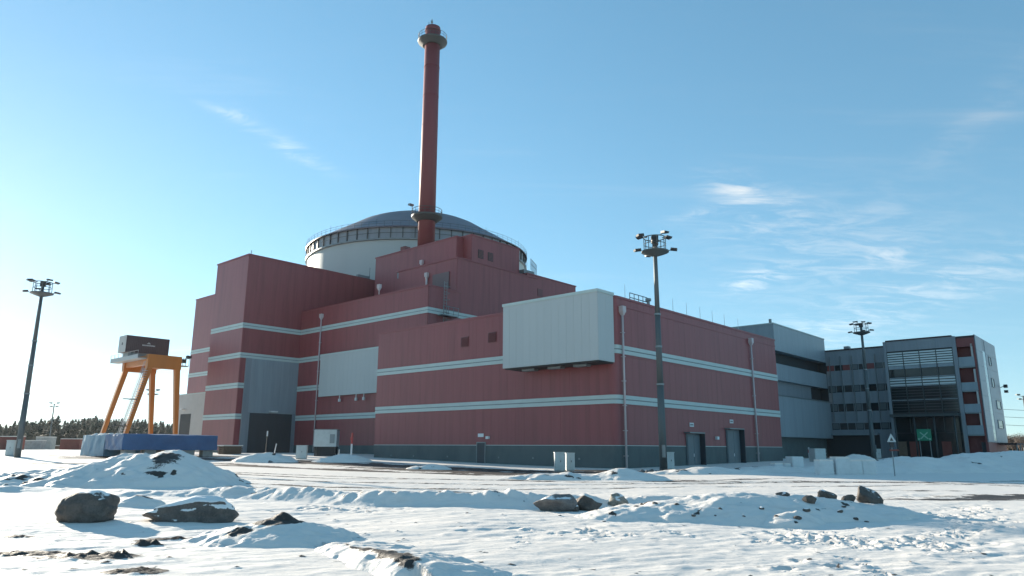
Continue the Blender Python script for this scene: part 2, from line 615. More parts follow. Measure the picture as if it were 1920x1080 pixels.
# the swept lane along the foot of the building
track([(1260, 888), (1000, 884), (800, 876), (600, 868), (420, 861), (150, 858)], 2.3, 0.02, 1.3)
track([(1120, 893), (900, 891), (640, 880), (400, 872), (60, 868)], 0.7, 0.03, 1.2)
track([(1500, 897), (1150, 904), (800, 898), (400, 884), (0, 872)], 0.4, 0.03, 1.1)
track([(960, 924), (620, 917), (300, 908), (-50, 899)], 0.25, 0.02, 1.0)
patch(860, 884, 16, 3.2, 1.0, R_(-42), 0.45)
patch(560, 866, 16, 4.0, 0.85, R_(-25), 0.5)
patch(300, 856, 18, 4.0, 0.7, 0, 0.6)
patch(1180, 884, 8, 2.4, 1.0, R_(-20), 0.45)
patch(1350, 884, 14, 2.6, 0.95, R_(12), 0.5)
patch(1860, 936, 5.5, 1.1, 1.0, R_(18), 0.4)
patch(2000, 932, 7, 2.0, 1.0, R_(10), 0.4)
patch(1700, 921, 4, 0.5, 0.62, 0, 0.5)
patch(1650, 905, 12, 1.2, 0.7, 0, 0.5)
# gravel showing through in the foreground
patch(165, 1046, 0.85, 0.5, 1.5, 0, 0.55)
patch(45, 1035, 0.8, 0.30, 1.1, 0, 0.6)
patch(10, 1003, 1.2, 0.12, 0.9, 0, 0.4)
patch(310, 1009, 0.55, 0.14, 1.5, 0.3, 0.5)
patch(275, 1018, 0.28, 0.08, 1.4, 0, 0.4)
patch(312, 1027, 0.14, 0.06, 0.9, 0, 0.4)
patch(250, 1079, 0.4, 0.25, 1.5, 0, 0.5)
patch(20, 935, 1.0, 0.10, 0.8, 0, 0.4)
for k in range(230):
    x, y = random.uniform(0, 1900), 930 + 150 * random.random() ** 0.8
    patch(x, y, random.uniform(0.03, 0.09), random.uniform(0.03, 0.07), 0.9, 0, 0.3)

# the windrow a plough has left across the yard
ridge = [(-220, 921), (0, 921), (110, 921), (250, 929), (400, 930), (560, 937), (700, 945), (850, 949), (990, 951), (1150, 951), (1320, 948), (1420, 944)]
RP = [ground_at(*p) for p in ridge]
RH = [0.22, 0.2, 0.12, 0.12, 0.30, 0.33, 0.36, 0.36, 0.36, 0.28, 0.28, 0.1]
rh = np.zeros_like(ZZ)
for (a, b, h0, h1) in zip(RP, RP[1:], RH, RH[1:]):
    d, t = seg_dist(a.x, a.y, b.x, b.y)
    wob = d + 0.12 * fbm(XX * 0.8, YY * 0.8, 3)
    hh = (h0 + (h1 - h0) * t) * (1.08 + 0.28 * fbm(XX * 0.9 + 3, YY * 0.9, 3))
    rh = np.maximum(rh, hh * np.clip(1.2 - np.abs(wob) / 0.72, 0, 1))
ZZ = ZZ + rh * (1 + 0.30 * fbm(XX * 3, YY * 3, 3, 0.6))
bare = np.maximum(bare, 0.50 * (rh > 0.16) * sstep(fbm(XX * 2.2 + 8, YY * 2.2, 3), 0.20, 0.5))


def dent(x, y, ln, wd, ang, dep):
    ix0, ix1 = np.searchsorted(GX, [x - 0.6, x + 0.6])
    iy0, iy1 = np.searchsorted(GY, [y - 0.6, y + 0.6])
    X, Y = XX[iy0:iy1, ix0:ix1] - x, YY[iy0:iy1, ix0:ix1] - y
    a = math.cos(ang) * X + math.sin(ang) * Y
    b = -math.sin(ang) * X + math.cos(ang) * Y
    r = np.hypot(a / ln, b / wd)
    ZZ[iy0:iy1, ix0:ix1] += -dep * np.exp(-r ** 4) + 0.55 * dep * np.exp(-((r - 1.35) / 0.3) ** 2)


# footprints
for cx, cy, sx, sy, n in ((1560, 1012, 90, 16, 46), (1460, 1005, 60, 12, 22), (1770, 1012, 55, 18, 40), (1700, 1020, 70, 10, 20), (1810, 965, 70, 22, 46), (1840, 985, 70, 14, 26),
                          (1130, 1005, 130, 12, 26), (1640, 928, 70, 6, 18), (420, 960, 30, 5, 8), (640, 955, 120, 6, 40)):
    for _ in range(n):
        p = ground_at(random.gauss(cx, sx * 0.6), max(925, random.gauss(cy, sy * 0.6)))
        dent(p.x, p.y, random.uniform(0.13, 0.2), random.uniform(0.07, 0.1), random.uniform(0, 3.1), random.uniform(0.03, 0.06))
pt = [(1590, 1045), (1618, 1058), (1645, 1072), (1500, 1052), (1470, 1066), (1560, 1060)]
for q in pt:
    p = ground_at(*q)
    dent(p.x, p.y, 0.17, 0.08, random.uniform(0, 3), 0.06)


clods = np.abs(fbm(XX * 5, YY * 5, 3, 0.6))
ZZ = ZZ + (0.06 + 0.12 * sstep(bare, 1.0, 1.25)) * clods * sstep(bare, 0.3, 0.7) * (YY < 22) * (YY > 5)


def zs(X, Y):
    """bilinear height of the ground sheet"""
    ix = np.clip(np.searchsorted(GX, X) - 1, 0, len(GX) - 2)
    iy = np.clip(np.searchsorted(GY, Y) - 1, 0, len(GY) - 2)
    fx = (X - GX[ix]) / (GX[ix + 1] - GX[ix])
    fy = (Y - GY[iy]) / (GY[iy + 1] - GY[iy])
    return (ZZ[iy, ix] * (1 - fx) + ZZ[iy, ix + 1] * fx) * (1 - fy) + (ZZ[iy + 1, ix] * (1 - fx) + ZZ[iy + 1, ix + 1] * fx) * fy


def grid_mesh(name, X, Y, Z, B, m):
    ny, nx = X.shape
    me = bpy.data.meshes.new(name)
    co = np.stack([X, Y, Z], -1).reshape(-1, 3).astype(np.float32)
    me.vertices.add(len(co)); me.vertices.foreach_set('co', co.ravel())
    i = np.arange(ny * nx).reshape(ny, nx)
    q = np.stack([i[:-1, :-1], i[:-1, 1:], i[1:, 1:], i[1:, :-1]], -1).reshape(-1, 4)
    me.loops.add(q.size); me.loops.foreach_set('vertex_index', q.ravel().astype(np.int32))
    me.polygons.add(len(q))
    me.polygons.foreach_set('loop_start', np.arange(0, q.size, 4, dtype=np.int32))
    me.polygons.foreach_set('loop_total', np.full(len(q), 4, dtype=np.int32))
    me.polygons.foreach_set('use_smooth', np.ones(len(q), dtype=bool))
    me.update(calc_edges=True)
    at = me.attributes.new('bare', 'FLOAT', 'POINT')
    at.data.foreach_set('value', B.ravel().astype(np.float32))
    me.materials.append(MATS[m])
    return me


ground = link('ground', grid_mesh('ground', XX, YY, ZZ, bare, 'snow'))
ground['kind'] = 'structure'


# ------------------------------------------------------------------ heaps of snow
def heap(label, x0, x1, y0, y1, fn, res, group=None, name='snow_heap'):
    """a heap as its own mesh, its rim sunk just under the ground"""
    xs = np.arange(x0, x1 + res, res); ys = np.arange(y0, y1 + res, res)
    X, Y = np.meshgrid(xs, ys)
    h, b = fn(X, Y)
    rim = np.minimum(np.minimum(X - x0, x1 - X), np.minimum(Y - y0, y1 - Y))
    h = h * sstep(rim, 0.05, 0.6)
    Z = zs(X, Y) + h - 0.045 * (1 - sstep(h, 0.0, 0.12)) - 0.3 * (rim < 0.02)
    cx, cy = (x0 + x1) / 2, (y0 + y1) / 2
    z0 = float(land(cx, cy))
    o = link(name, grid_mesh(name, X - cx, Y - cy, Z - z0, b, 'snow'), None, (cx, cy, z0))
    return tag(o, label, 'snow heap', group)


def cone(X, Y, cx, cy, rx, ry, h, rot=0.0, p=1.15, seed=0.0, rag=0.25, freq=0.7):
    a = math.cos(rot) * (X - cx) + math.sin(rot) * (Y - cy)
    b = -math.sin(rot) * (X - cx) + math.cos(rot) * (Y - cy)
    r = np.hypot(a / rx, b / ry) + rag * fbm(X * freq + seed, Y * freq + seed, 4)
    return h * np.clip(1.08 - r, 0, 1.0) ** p


def crumbs(X, Y, s, amp, f=3.0):
    return amp * fbm(X * f + s, Y * f - s, 4, 0.6)


def heap_left(X, Y):
    h = np.maximum.reduce([cone(X, Y, -18.3, 36.2, 5.0, 4.0, 1.35, 0, 0.95, 1, 0.2), cone(X, Y, -16.6, 36.0, 3.2, 3.6, 1.52, 0, 0.75, 4, 0.16),
                           cone(X, Y, -21.2, 36.6, 5.2, 3.2, 0.75, 0.1, 1.0, 7, 0.3), cone(X, Y, -17.6, 35.0, 1.5, 1.4, 1.42, 0, 0.6, 9, 0.2)])
    h = h + (h > 0.05) * crumbs(X, Y, 2.0, 0.12, 1.6) + (h > 0.3) * 0.08 * np.abs(fbm(X * 2.4, Y * 2.4, 3))
    b = 0.95 * np.exp(-(((X + 16.1) / 0.62) ** 2 + ((Y - 34.6) / 1.1) ** 2)) * (h > 0.75)
    b = np.maximum(b, 0.75 * sstep(fbm(X * 0.9 + 3, Y * 1.2, 4, 0.6), 0.22, 0.42) * (h < 0.75) * (h > 0.05))
    return h, b


heap('large snow heap with a bare brown earth crust on its top', -27, -11.5, 31.2, 41, heap_left, 0.10)


def heap_right(X, Y):
    h = np.maximum.reduce([cone(X, Y, 6.2, 20.6, 4.0, 2.0, 0.62, 0.05, 0.8, 2, 0.22), cone(X, Y, 8.2, 21.2, 3.2, 1.8, 0.50, 0, 0.8, 5, 0.2),
                           cone(X, Y, 4.2, 20.0, 2.6, 1.3, 0.34, 0.1, 0.9, 8, 0.3), cone(X, Y, 9.6, 21.4, 2.4, 1.2, 0.30, 0, 0.9, 3, 0.25), cone(X, Y, 7.0, 18.8, 0.9, 0.6, 0.28, 0.4, 0.8, 6, 0.3)])
    h = h + (h > 0.04) * (crumbs(X, Y, 5.0, 0.05, 2.6) + 0.05 * np.maximum(crumbs(X, Y, 1.0, 1.0, 5.0) - 0.3, 0))
    b = 0.8 * sstep(fbm(X * 2.3 + 1, Y * 2.3 + 7, 3), 0.40, 0.55) * (h > 0.1)
    return h, b


heap('low snow heap studded with dark stones beside the wedge rock', 1.0, 13.0, 17.2, 24.5, heap_right, 0.06)


def heap_mid(X, Y):
    h = np.maximum.reduce([cone(X, Y, 6.6, 44.0, 2.6, 1.6, 0.62, 0.1, 0.9, 2, 0.2), cone(X, Y, 3.4, 44.2, 3.2, 1.4, 0.46, 0, 0.9, 5, 0.3), cone(X, Y, 1.2, 44.0, 2.2, 1.0, 0.25, 0, 0.9, 9, 0.3)])
    return h + (h > 0.05) * crumbs(X, Y, 3.0, 0.06, 1.8), 0.7 * sstep(fbm(X * 1.5, Y * 1.5, 3), 0.38, 0.5) * (h > 0.1)


heap('low ridge of shovelled snow in front of the two pale cabinets', -1.6, 10.4, 42.0, 46.5, heap_mid, 0.10)


def heap_fore(X, Y):
    h = np.maximum.reduce([cone(X, Y, -4.75, 15.1, 1.7, 1.4, 0.36, 0, 0.95, 2, 0.2), cone(X, Y, -4.6, 15.2, 0.6, 0.55, 0.52, 0, 0.75, 6, 0.2, 1.4), cone(X, Y, -5.15, 14.7, 0.6, 0.5, 0.32, 0, 0.8, 3, 0.3, 1.4)])
    h = h + (h > 0.03) * crumbs(X, Y, 4.0, 0.05, 3.5)
    b = np.maximum(0.95 * (h > 0.30), 0.85 * np.exp(-(((X + 5.2) / 0.28) ** 2 + ((Y - 14.5) / 0.3) ** 2)))
    b = np.maximum(b, 0.55 * np.exp(-(((X + 4.65) / 0.5) ** 2 + ((Y - 14.9) / 0.4) ** 2)))
    return h, b


heap('pointed snow drift with a dark earth tip', -7.2, -2.4, 13.0, 17.2, heap_fore, 0.045)


def heap_near(X, Y):
    ax, ay, bx, by = -3.15, 13.6, -1.45, 10.9
    dx, dy = bx - ax, by - ay
    t = np.clip(((X - ax) * dx + (Y - ay) * dy) / (dx * dx + dy * dy), 0, 1)
    d = np.hypot(X - ax - t * dx, Y - ay - t * dy)
    side = ((X - ax) * dy - (Y - ay) * dx)
    wd = np.where(side > 0, 0.42, 1.25)
    h = (0.10 + 0.16 * t) * np.clip(1.1 - d / wd + 0.3 * fbm(X * 1.3, Y * 1.3, 3), 0, 1) ** 0.9
    h = h + (h > 0.02) * crumbs(X, Y, 7.0, 0.035, 4.0)
    b = np.clip(1.1 - np.abs(d + (side < 0) * 0.05) / (0.10 + 0.22 * t), 0, 1) * (0.8 + 0.3 * t) * np.where(t > 0.45, 1.0, 1.0 * (fbm(X * 2.4, Y * 2.4, 3) > -0.05))
    return h, b


heap('low foreground drift with a crest of dark soil clods', -5.2, 0.6, 9.4, 14.9, heap_near, 0.04)


def heap_bank(X, Y):
    h = np.maximum.reduce([cone(X, Y, 44.5, 66.0, 12, 5.0, 1.7, 0.1, 0.85, 2, 0.2, 0.3), cone(X, Y, 33.5, 62.5, 9, 4.2, 1.15, 0.1, 0.9, 5, 0.25, 0.3), cone(X, Y, 54, 66, 11, 5, 1.3, 0, 0.9, 8, 0.3, 0.3),
                           cone(X, Y, 38.5, 64, 5, 4.2, 1.35, 0, 0.8, 11, 0.2, 0.4)])
    return h + (h > 0.05) * crumbs(X, Y, 3.0, 0.16, 0.9), 0.72 * sstep(fbm(X * 0.7, Y * 0.7, 3), 0.40, 0.5) * (h > 0.3)


heap('long high snow bank in the shade before the glass office front', 23, 68, 56.5, 73, heap_bank, 0.22)

for lab, px, py, rx, ry, h in (('small rounded snow heap before the tall dark gateway', 500, 866, 3.3, 1.6, 0.95), ('snow heap under the raised grey plant box', 648, 866, 3.0, 1.5, 0.8),
                               ('small pointed snow heap at the foot of the red block', 805, 880, 1.7, 1.0, 0.42), ('flat snow heap beside the near floodlight mast', 1330, 889, 5.0, 1.5, 0.48),
                               ('snow heap between the white tank and the long grey wall', 1440, 884, 5.5, 1.6, 0.42), ('rounded snow heap against the concrete blocks', 1608, 866, 2.6, 1.4, 0.9)):
    c = ground_at(px, py)
    heap(lab, c.x - rx - 1, c.x + rx + 1, c.y - ry - 1, c.y + ry + 1,
         lambda X, Y: ((lambda hh: (hh + (hh > 0.04) * crumbs(X, Y, px, 0.08, 1.5), 0.6 * sstep(fbm(X * 1.2 + px, Y * 1.2, 3), 0.3, 0.5)))(cone(X, Y, c.x, c.y, rx, ry, h, 0, 0.8, px, 0.25))), 0.14)
c = ground_at(262, 950)
heap('tiny snow hump behind the two big boulders', c.x - 1.2, c.x + 1.2, c.y - 1.0, c.y + 1.0,
     lambda X, Y: ((lambda hh: (hh + (hh > 0.03) * crumbs(X, Y, 2, 0.04, 3), 0.8 * (hh > 0.20) * (Y > c.y - 0.05)))(cone(X, Y, c.x, c.y, 0.75, 0.6, 0.27, 0, 0.7, 3, 0.2))), 0.05)


def zsheet(x, y):
    return float(ZZ[min(np.searchsorted(GY, y), len(GY) - 1), min(np.searchsorted(GX, x), len(GX) - 1)])


def surface_hit(px, py, fn=None):
    d = ray(px, py)
    t = 6.0
    while t < 80:
        x, y, z = d.x * t, d.y * t, EYE + d.z * t
        g = zsheet(x, y)
        if fn is not None:
            g = max(g, g + float(fn(np.array([[x]]), np.array([[y]]))[0][0, 0]))
        if z < g:
            return Vector((x, y, g))
        t += 0.06
    return Vector((x, y, 0))


# ------------------------------------------------------------------ boulders and stones
def boulder(name, label, m, c, size, rotz, seed, sharp=0.28, sub=4, sink=0.12, lumps=None, group=None, tilt=(0, 0)):
    import bmesh
    bm = bmesh.new()
    bmesh.ops.create_icosphere(bm, subdivisions=sub, radius=1.0)
    from mathutils import noise as nz
    off = Vector((seed * 3.7, seed * 1.9, seed * 5.3))
    rr = random.Random(seed)
    planes = [(Vector((rr.gauss(0, 1), rr.gauss(0, 1), rr.gauss(0, 0.7))).normalized(), rr.uniform(0.5, 0.78) if sharp > 0.4 else rr.uniform(0.62, 0.92)) for _ in range(16 if sharp > 0.4 else 9)]
    for vtx in bm.verts:
        p = vtx.co.copy()
        for nrm, dd in planes:                       # hewn facets
            e = p.dot(nrm) - dd
            if e > 0:
                p -= nrm * e * min(1.0, sharp * 2.6)
        k = 1 + (0.12 if sharp > 0.4 else sharp * 0.55) * nz.noise(p * 1.1 + off) + 0.10 * nz.noise(p * 2.6 + off) + 0.04 * nz.noise(p * 6 + off)
        p *= k
        p = Vector((p.x * size[0], p.y * size[1], p.z * size[2]))
        if lumps:
            p.z *= lumps(p.x / size[0])
        vtx.co = p
    me = bpy.data.meshes.new(name)
    bm.to_mesh(me); bm.free()
    for p in me.polygons:
        p.use_smooth = True
    me.materials.append(MATS[m])
    zs_ = [v.co.z for v in me.vertices]
    lo_, hi_ = min(zs_), max(zs_)
    o = link(name, me, None, (c[0], c[1], c[2] - lo_ - max(sink, 0.30 if size[0] < 0.66 else 0.2) * (hi_ - lo_)))
    o.rotation_euler = (tilt[0], tilt[1], rotz)
    return tag(o, label, 'rock', group)


def on_snow(x, y):
    """top of the snow, heap included"""
    X, Y = np.array([[x]]), np.array([[y]])
    return (x, y, float(zs(X, Y)[0, 0]) + float(heap_right(X, Y)[0][0, 0]))


boulder('boulder', 'dark rounded boulder, nearly free of snow, standing alone', 'boulder_dark', (-10.3, 18.3, 0.0), (0.68, 0.58, 0.45), 0.2, 3, 0.16, 5, 0.22)
boulder('boulder', 'long tapering boulder with patches of snow on its back', 'boulder_snowy', (-8.0, 18.7, 0.0), (1.22, 0.62, 0.52), -0.02, 9, 0.20, 5, 0.25, lumps=lambda x: 0.68 + 0.36 * x)
boulder('rock', 'grey hewn rock with a pale vein at the end of the windrow', 'rock_grey', on_snow(1.25, 22.1), (0.72, 0.46, 0.36), -0.1, 21, 0.42, 4, 0.15)
boulder('rock', 'flat brown rock capped with snow next to the grey hewn rock', 'rock_brown', on_snow(2.28, 22.3), (0.56, 0.44, 0.33), 0.1, 14, 0.42, 4, 0.15)
boulder('rock', 'small brown stone wedged between two larger rocks', 'rock_brown', on_snow(1.86, 21.9), (0.16, 0.15, 0.15), 0.4, 41, 0.4, 3, 0.15)
boulder('rock', 'pale upright rock in the windrow', 'rock_pale', on_snow(3.25, 22.9), (0.38, 0.32, 0.29), 0.5, 17, 0.42, 4, 0.1)
boulder('rock', 'low dark slab poking out of the windrow', 'rock_brown', on_snow(5.1, 23.0), (0.75, 0.4, 0.2), 0.1, 25, 0.42, 4, 0.1)
boulder('rock', 'dark angular rock half buried behind the heap', 'rock_brown', on_snow(6.3, 22.4), (0.36, 0.3, 0.22), 0.5, 28, 0.45, 4, 0.1)
boulder('rock', 'wedge-shaped dark rock leaning at the end of the heap', 'boulder_dark', on_snow(10.35, 21.6), (0.62, 0.32, 0.40), -0.15, 32, 0.45, 4, 0.1, lumps=lambda x: 0.80 - 0.42 * x)
boulder('rock', 'flat-topped olive brown stone on the crest of the heap', 'rock_brown', on_snow(9.0, 21.3), (0.38, 0.26, 0.19), 0.0, 36, 0.45, 3, 0.1)
boulder('rock', 'small ridge-backed stone between the flat-topped stone and the wedge rock', 'rock_brown', on_snow(9.65, 21.35), (0.28, 0.2, 0.14), 0.1, 39, 0.45, 3, 0.1)
boulder('rock', 'rounded dark stone sunk in the slope of the heap', 'rock_brown', on_snow(8.1, 20.3), (0.22, 0.17, 0.12), 0.2, 43, 0.35, 3, 0.1)
boulder('rock', 'curled dark stone at the top edge of the heap', 'rock_brown', on_snow(7.75, 21.3), (0.32, 0.2, 0.12), 0.2, 47, 0.45, 3, 0.1)
for k, (px, py, s) in enumerate(((1495, 972, 0.10), (1428, 956, 0.07), (1455, 968, 0.06), (1395, 970, 0.05), (1575, 960, 0.10), (1582, 950, 0.07), (1605, 975, 0.06), (1512, 958, 0.10), (1341, 968, 0.045), (1625, 979, 0.05),
                                  (1300, 966, 0.05), (1133, 978, 0.05), (1350, 955, 0.05), (1270, 948, 0.07), (1228, 944, 0.08), (1205, 946, 0.07), (1050, 967, 0.05), (1170, 943, 0.06))):
    p = surface_hit(px, py, heap_right)
    boulder('stone', 'fist-sized dark stone lying in the snow of the low heap', 'rock_brown', (p.x, p.y, p.z - s * 0.5), (s * 1.3, s, s * 0.8), k, 60 + k, 0.4, 2, 0.0, None, 'stones strewn over the low heap')

# ------------------------------------------------------------------ building kit (everything in u, v, z of the site grid)
_pan = {}


def building(name, label, u, v, z=0.0, cat='building'):
    t = thing(name, label, cat, buv(u, v, z), BROT)
    t['ou'], t['ov'], t['oz'] = u, v, z
    return t


def off(t):
    return (-t['ou'], -t['ov'], -t['oz'])


def part(t, name, mb, m, smooth=False):
    """a part of a building given in absolute u, v, z"""
    return mb.obj(name, m, t, smooth, off(t))


def sub(p, name, mb, m, smooth=False):
    """a sub-part: its parent already carries the offset"""
    return mb.obj(name, m, p, smooth)


def panel(p, face, fixed, a, z, wd, ht, m, proud=0.05, name='panel'):
    """one cladding panel hung on wall p; face '-u' spans v, '-v' spans u"""
    key = (face, round(wd, 3), round(ht, 3), m, proud)
    if key not in _pan:
        g = 0.006
        if face == '-u':
            mb = MB().box(-proud, 0.0, g, wd - g, 0.0, ht)
        else:
            mb = MB().box(g, wd - g, -proud, 0.0, 0.0, ht)
        _pan[key] = mb.mesh(name, m)
    loc = (fixed, a, z) if face == '-u' else (a, fixed, z)
    return link(name, _pan[key], p, loc)


def clad(p, face, fixed, a0, a1, z0, z1, m='red_cladding', pw=1.13, proud=0.05, skip=None):
    n = max(1, round((a1 - a0) / pw))
    wd = (a1 - a0) / n
    for i in range(n):
        a = a0 + i * wd
        if skip and skip(a + wd / 2, (z0 + z1) / 2):
            continue
        panel(p, face, fixed, a, z0, wd, z1 - z0, m, proud)


def band(t, face, fixed, a0, a1, ztop, m='pale_trim', ht=0.78, proud=0.13):
    """double horizontal trim band with a shadow groove"""
    h = (ht - 0.10) / 2
    def bx(z0, z1, pr):
        return MB().box(fixed - pr, fixed - 0.001, a0, a1, z0, z1) if face == '-u' else MB().box(a0, a1, fixed - pr, fixed - 0.001, z0, z1)
    o = part(t, 'trim_band', bx(ztop - ht, ztop - h - 0.10, proud), m)
    part(t, 'trim_band', bx(ztop - h, ztop, proud), m)
    part(t, 'trim_groove', bx(ztop - h - 0.10, ztop - h, proud - 0.07), 'steel')
    return o


LV = (6.47, 10.98, 15.48, 19.98)
BH = 0.78


def bandlevels(z0, z1, pl=2.0):
    """clear heights of cladding between the trim bands"""
    lv = [l for l in LV if l < z1 - 0.2 and l - BH > z0]
    out, a = [], z0
    for l in lv:
        out.append((a, l - BH)); a = l
    out.append((a, z1))
    return lv, out


def lamp_box(t, face, fixed, a, z, s=0.35, name='wall_lamp', m='white_plastic'):
    if face == '-u':
        part(t, name, MB().box(fixed - 0.32, fixed - 0.051, a - s / 2, a + s / 2, z, z + s * 0.7), m)
    else:
        part(t, name, MB().box(a - s / 2, a + s / 2, fixed - 0.32, fixed - 0.051, z, z + s * 0.7), m)


def downpipe(t, face, fixed, a, z0, z1, r=0.095, hopper=True):
    def pt(z, o=0.26):
        return (fixed - o, a, z) if face == '-u' else (a, fixed - o, z)
    o = part(t, 'downpipe', MB().tube(pt(z0), pt(z1), r, n=10), 'pipe_pink', True)
    if hopper:
        mb = MB()
        if face == '-u':
            mb.box(fixed - 0.50, fixed - 0.06, a - 0.28, a + 0.28, z1 - 0.05, z1 + 0.5)
        else:
            mb.box(a - 0.28, a + 0.28, fixed - 0.50, fixed - 0.06, z1 - 0.05, z1 + 0.5)
        mb.bar(pt(z1 - 0.35), pt(z1 - 0.05), 0.24, 0.24, 0.48, 0.40)
        sub(o, 'hopper', mb, 'pipe_pink')
    mb = MB()
    k = z0 + 1.0
    while k < z1 - 0.5:
        if face == '-u':
            mb.box(fixed - 0.40, fixed - 0.04, a - 0.15, a + 0.15, k, k + 0.06)
        else:
            mb.box(a - 0.15, a + 0.15, fixed - 0.40, fixed - 0.04, k, k + 0.06)
        k += 2.2
    sub(o, 'pipe_bracket', mb, 'pipe_pink')
    return o


def ladder(t, a, b, z0, z1, d=(0, 1)):
    """caged ladder; a, b = u, v of its middle, d = direction along its width"""
    mb = MB()
    for s in (-0.25, 0.25):
        mb.tube((a + d[0] * s, b + d[1] * s, z0), (a + d[0] * s, b + d[1] * s, z1), 0.04, n=5)
    k = z0
    while k < z1:
        mb.tube((a - d[0] * .25, b - d[1] * .25, k), (a + d[0] * .25, b + d[1] * .25, k), 0.03, n=4)
        k += 0.4
    o = part(t, 'ladder', mb, 'steel')
    mb = MB()
    k = z0 + 2.0
    nx, ny = -abs(d[1]), -abs(d[0])
    while k < z1:
        pts = [(a + d[0] * 0.4 * math.cos(q) + nx * 0.75 * math.sin(q), b + d[1] * 0.4 * math.cos(q) + ny * 0.75 * math.sin(q), k) for q in np.linspace(0, math.pi, 7)]
        for p, q in zip(pts, pts[1:]):
            mb.tube(p, q, 0.03, n=4)
        k += 0.9
    if mb.v:
        sub(o, 'safety_cage', mb, 'steel')
    return o


def railing(t, pts, z, h=1.1, step=1.6, m='steel', name='railing'):
    mb = MB()
    for p, q in zip(pts, pts[1:]):
        p, q = Vector((*p, z)), Vector((*q, z))
        for k in (h, h * 0.55):
            mb.tube(p + Vector((0, 0, k)), q + Vector((0, 0, k)), 0.045, n=4)
        n = max(1, int((q - p).length / step))
        for i in range(n + 1):
            r = p + (q - p) * i / n
            mb.tube(r, r + Vector((0, 0, h)), 0.045, n=4)
    return part(t, name, mb, m)


# ------------------------------------------------------------------ near red block
AU, AV, AZ = 36.5, 34.4, 15.35
A = building('process_building', 'large red block with pale trim bands and a white overhanging bay at its corner', 0, 0)
arc = [(0.6 - 0.6 * math.cos(q), 0.6 - 0.6 * math.sin(q)) for q in np.linspace(0, math.pi / 2, 7)]


def outline(o, r=0.6):
    return [(0.6 - (0.6 + o) * math.cos(q), 0.6 - (0.6 + o) * math.sin(q)) for q in np.linspace(0, math.pi / 2, 9)]


wallA = part(A, 'wall', MB().prism(outline(-0.01) + [(AU, 0.01), (AU, AV), (0.01, AV)], -0.6, AZ), 'dark_core')
part(A, 'plinth', MB().prism(outline(0.035) + [(AU - 0.02, -0.035), (AU - 0.02, AV - 0.05), (-0.035, AV - 0.05)], -0.8, 2.0), 'concrete_plinth')
part(A, 'plinth_flashing', MB().prism(outline(0.075) + [(AU, -0.075), (AU, AV), (-0.075, AV)], 2.0, 2.06), 'pale_trim')


def arc_piece(p, name, z0, z1, o, m):
    ou, inn = outline(o), outline(-0.02)
    return MB().prism(ou + inn[::-1], z0, z1).obj(name, m, p)


lvA, gapsA = bandlevels(2.06, AZ)
lvA = [6.47, 10.98]
gapsA = [(2.06, 6.47 - BH), (6.47, 10.98 - BH), (10.98, AZ)]
bay = lambda a, z: a < 11.3 and z > 11.5
for z0, z1 in gapsA:
    clad(wallA, '-u', 0.0, 0.6, AV, z0, z1, skip=bay)
    clad(wallA, '-v', 0.0, 0.6, AU, z0, z1)
    arc_piece(wallA, 'corner_panel', z0, z1, 0.05, 'red_cladding')
for l in lvA:
    band(A, '-u', 0.0, 0.6, AV, l)
    band(A, '-v', 0.0, 0.6, AU, l)
    h = (BH - 0.10) / 2
    for z0, z1, o, m in ((l - BH, l - h - 0.10, 0.13, 'pale_trim'), (l - h, l, 0.13, 'pale_trim'), (l - h - 0.10, l - h, 0.06, 'steel')):
        q = arc_piece(A, 'trim_band' if o > 0.1 else 'trim_groove', z0, z1, o, m)
        q.location = off(A)
    part(A, 'drip_edge', MB().box(0.6, AU, -0.09, -0.051, l - BH - 0.20, l - BH - 0.14), 'red_trim')
part(A, 'roof_coping', MB().prism(outline(0.12) + [(AU + 0.1, -0.12), (AU + 0.1, AV), (-0.12, AV)], AZ, AZ + 0.2), 'red_trim')
part(A, 'roof_gutter', MB().box(1.0, AU, -0.10, -0.051, AZ - 0.75, AZ - 0.62), 'red_trim')
# overhanging white bay
bayo = part(A, 'bay', MB().box(-2.5, -0.06, 0.02, 11.35, 9.35, 15.42), 'dark_core')
clad(bayo, '-u', -2.5, 0.0, 11.37, 9.33, 15.45, 'white_cladding', 0.87, 0.05)
clad(bayo, '-v', 0.02, -2.54, -0.07, 9.33, 15.45, 'white_cladding', 1.25, 0.05)
part(A, 'bay_coping', MB().box(-2.62, -0.0, -0.1, 11.45, 15.45, 15.72), 'pale_trim')
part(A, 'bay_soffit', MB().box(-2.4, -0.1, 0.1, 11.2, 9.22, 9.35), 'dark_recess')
for q in (2.0, 5.0, 8.2):
    part(A, 'soffit_duct', MB().box(-1.6, -0.9, q, q + 1.5, 9.02, 9.22), 'steel')
# vents
for v0, z0 in ((18.72, 12.42), (14.62, 12.52)):
    o = part(A, 'vent', MB().box(-0.12, -0.051, v0, v0 + 1.15, z0, z0 + 1.1), 'vent_red')
    mb = MB()
    for k in range(7):
        mb.add([(-0.20, v0 + .06, z0 + .10 + k * .14), (-0.20, v0 + 1.09, z0 + .10 + k * .14), (-0.121, v0 + 1.09, z0 + .19 + k * .14), (-0.121, v0 + .06, z0 + .19 + k * .14)], [(0, 1, 2, 3)])
    sub(o, 'slat', mb, 'vent_red')
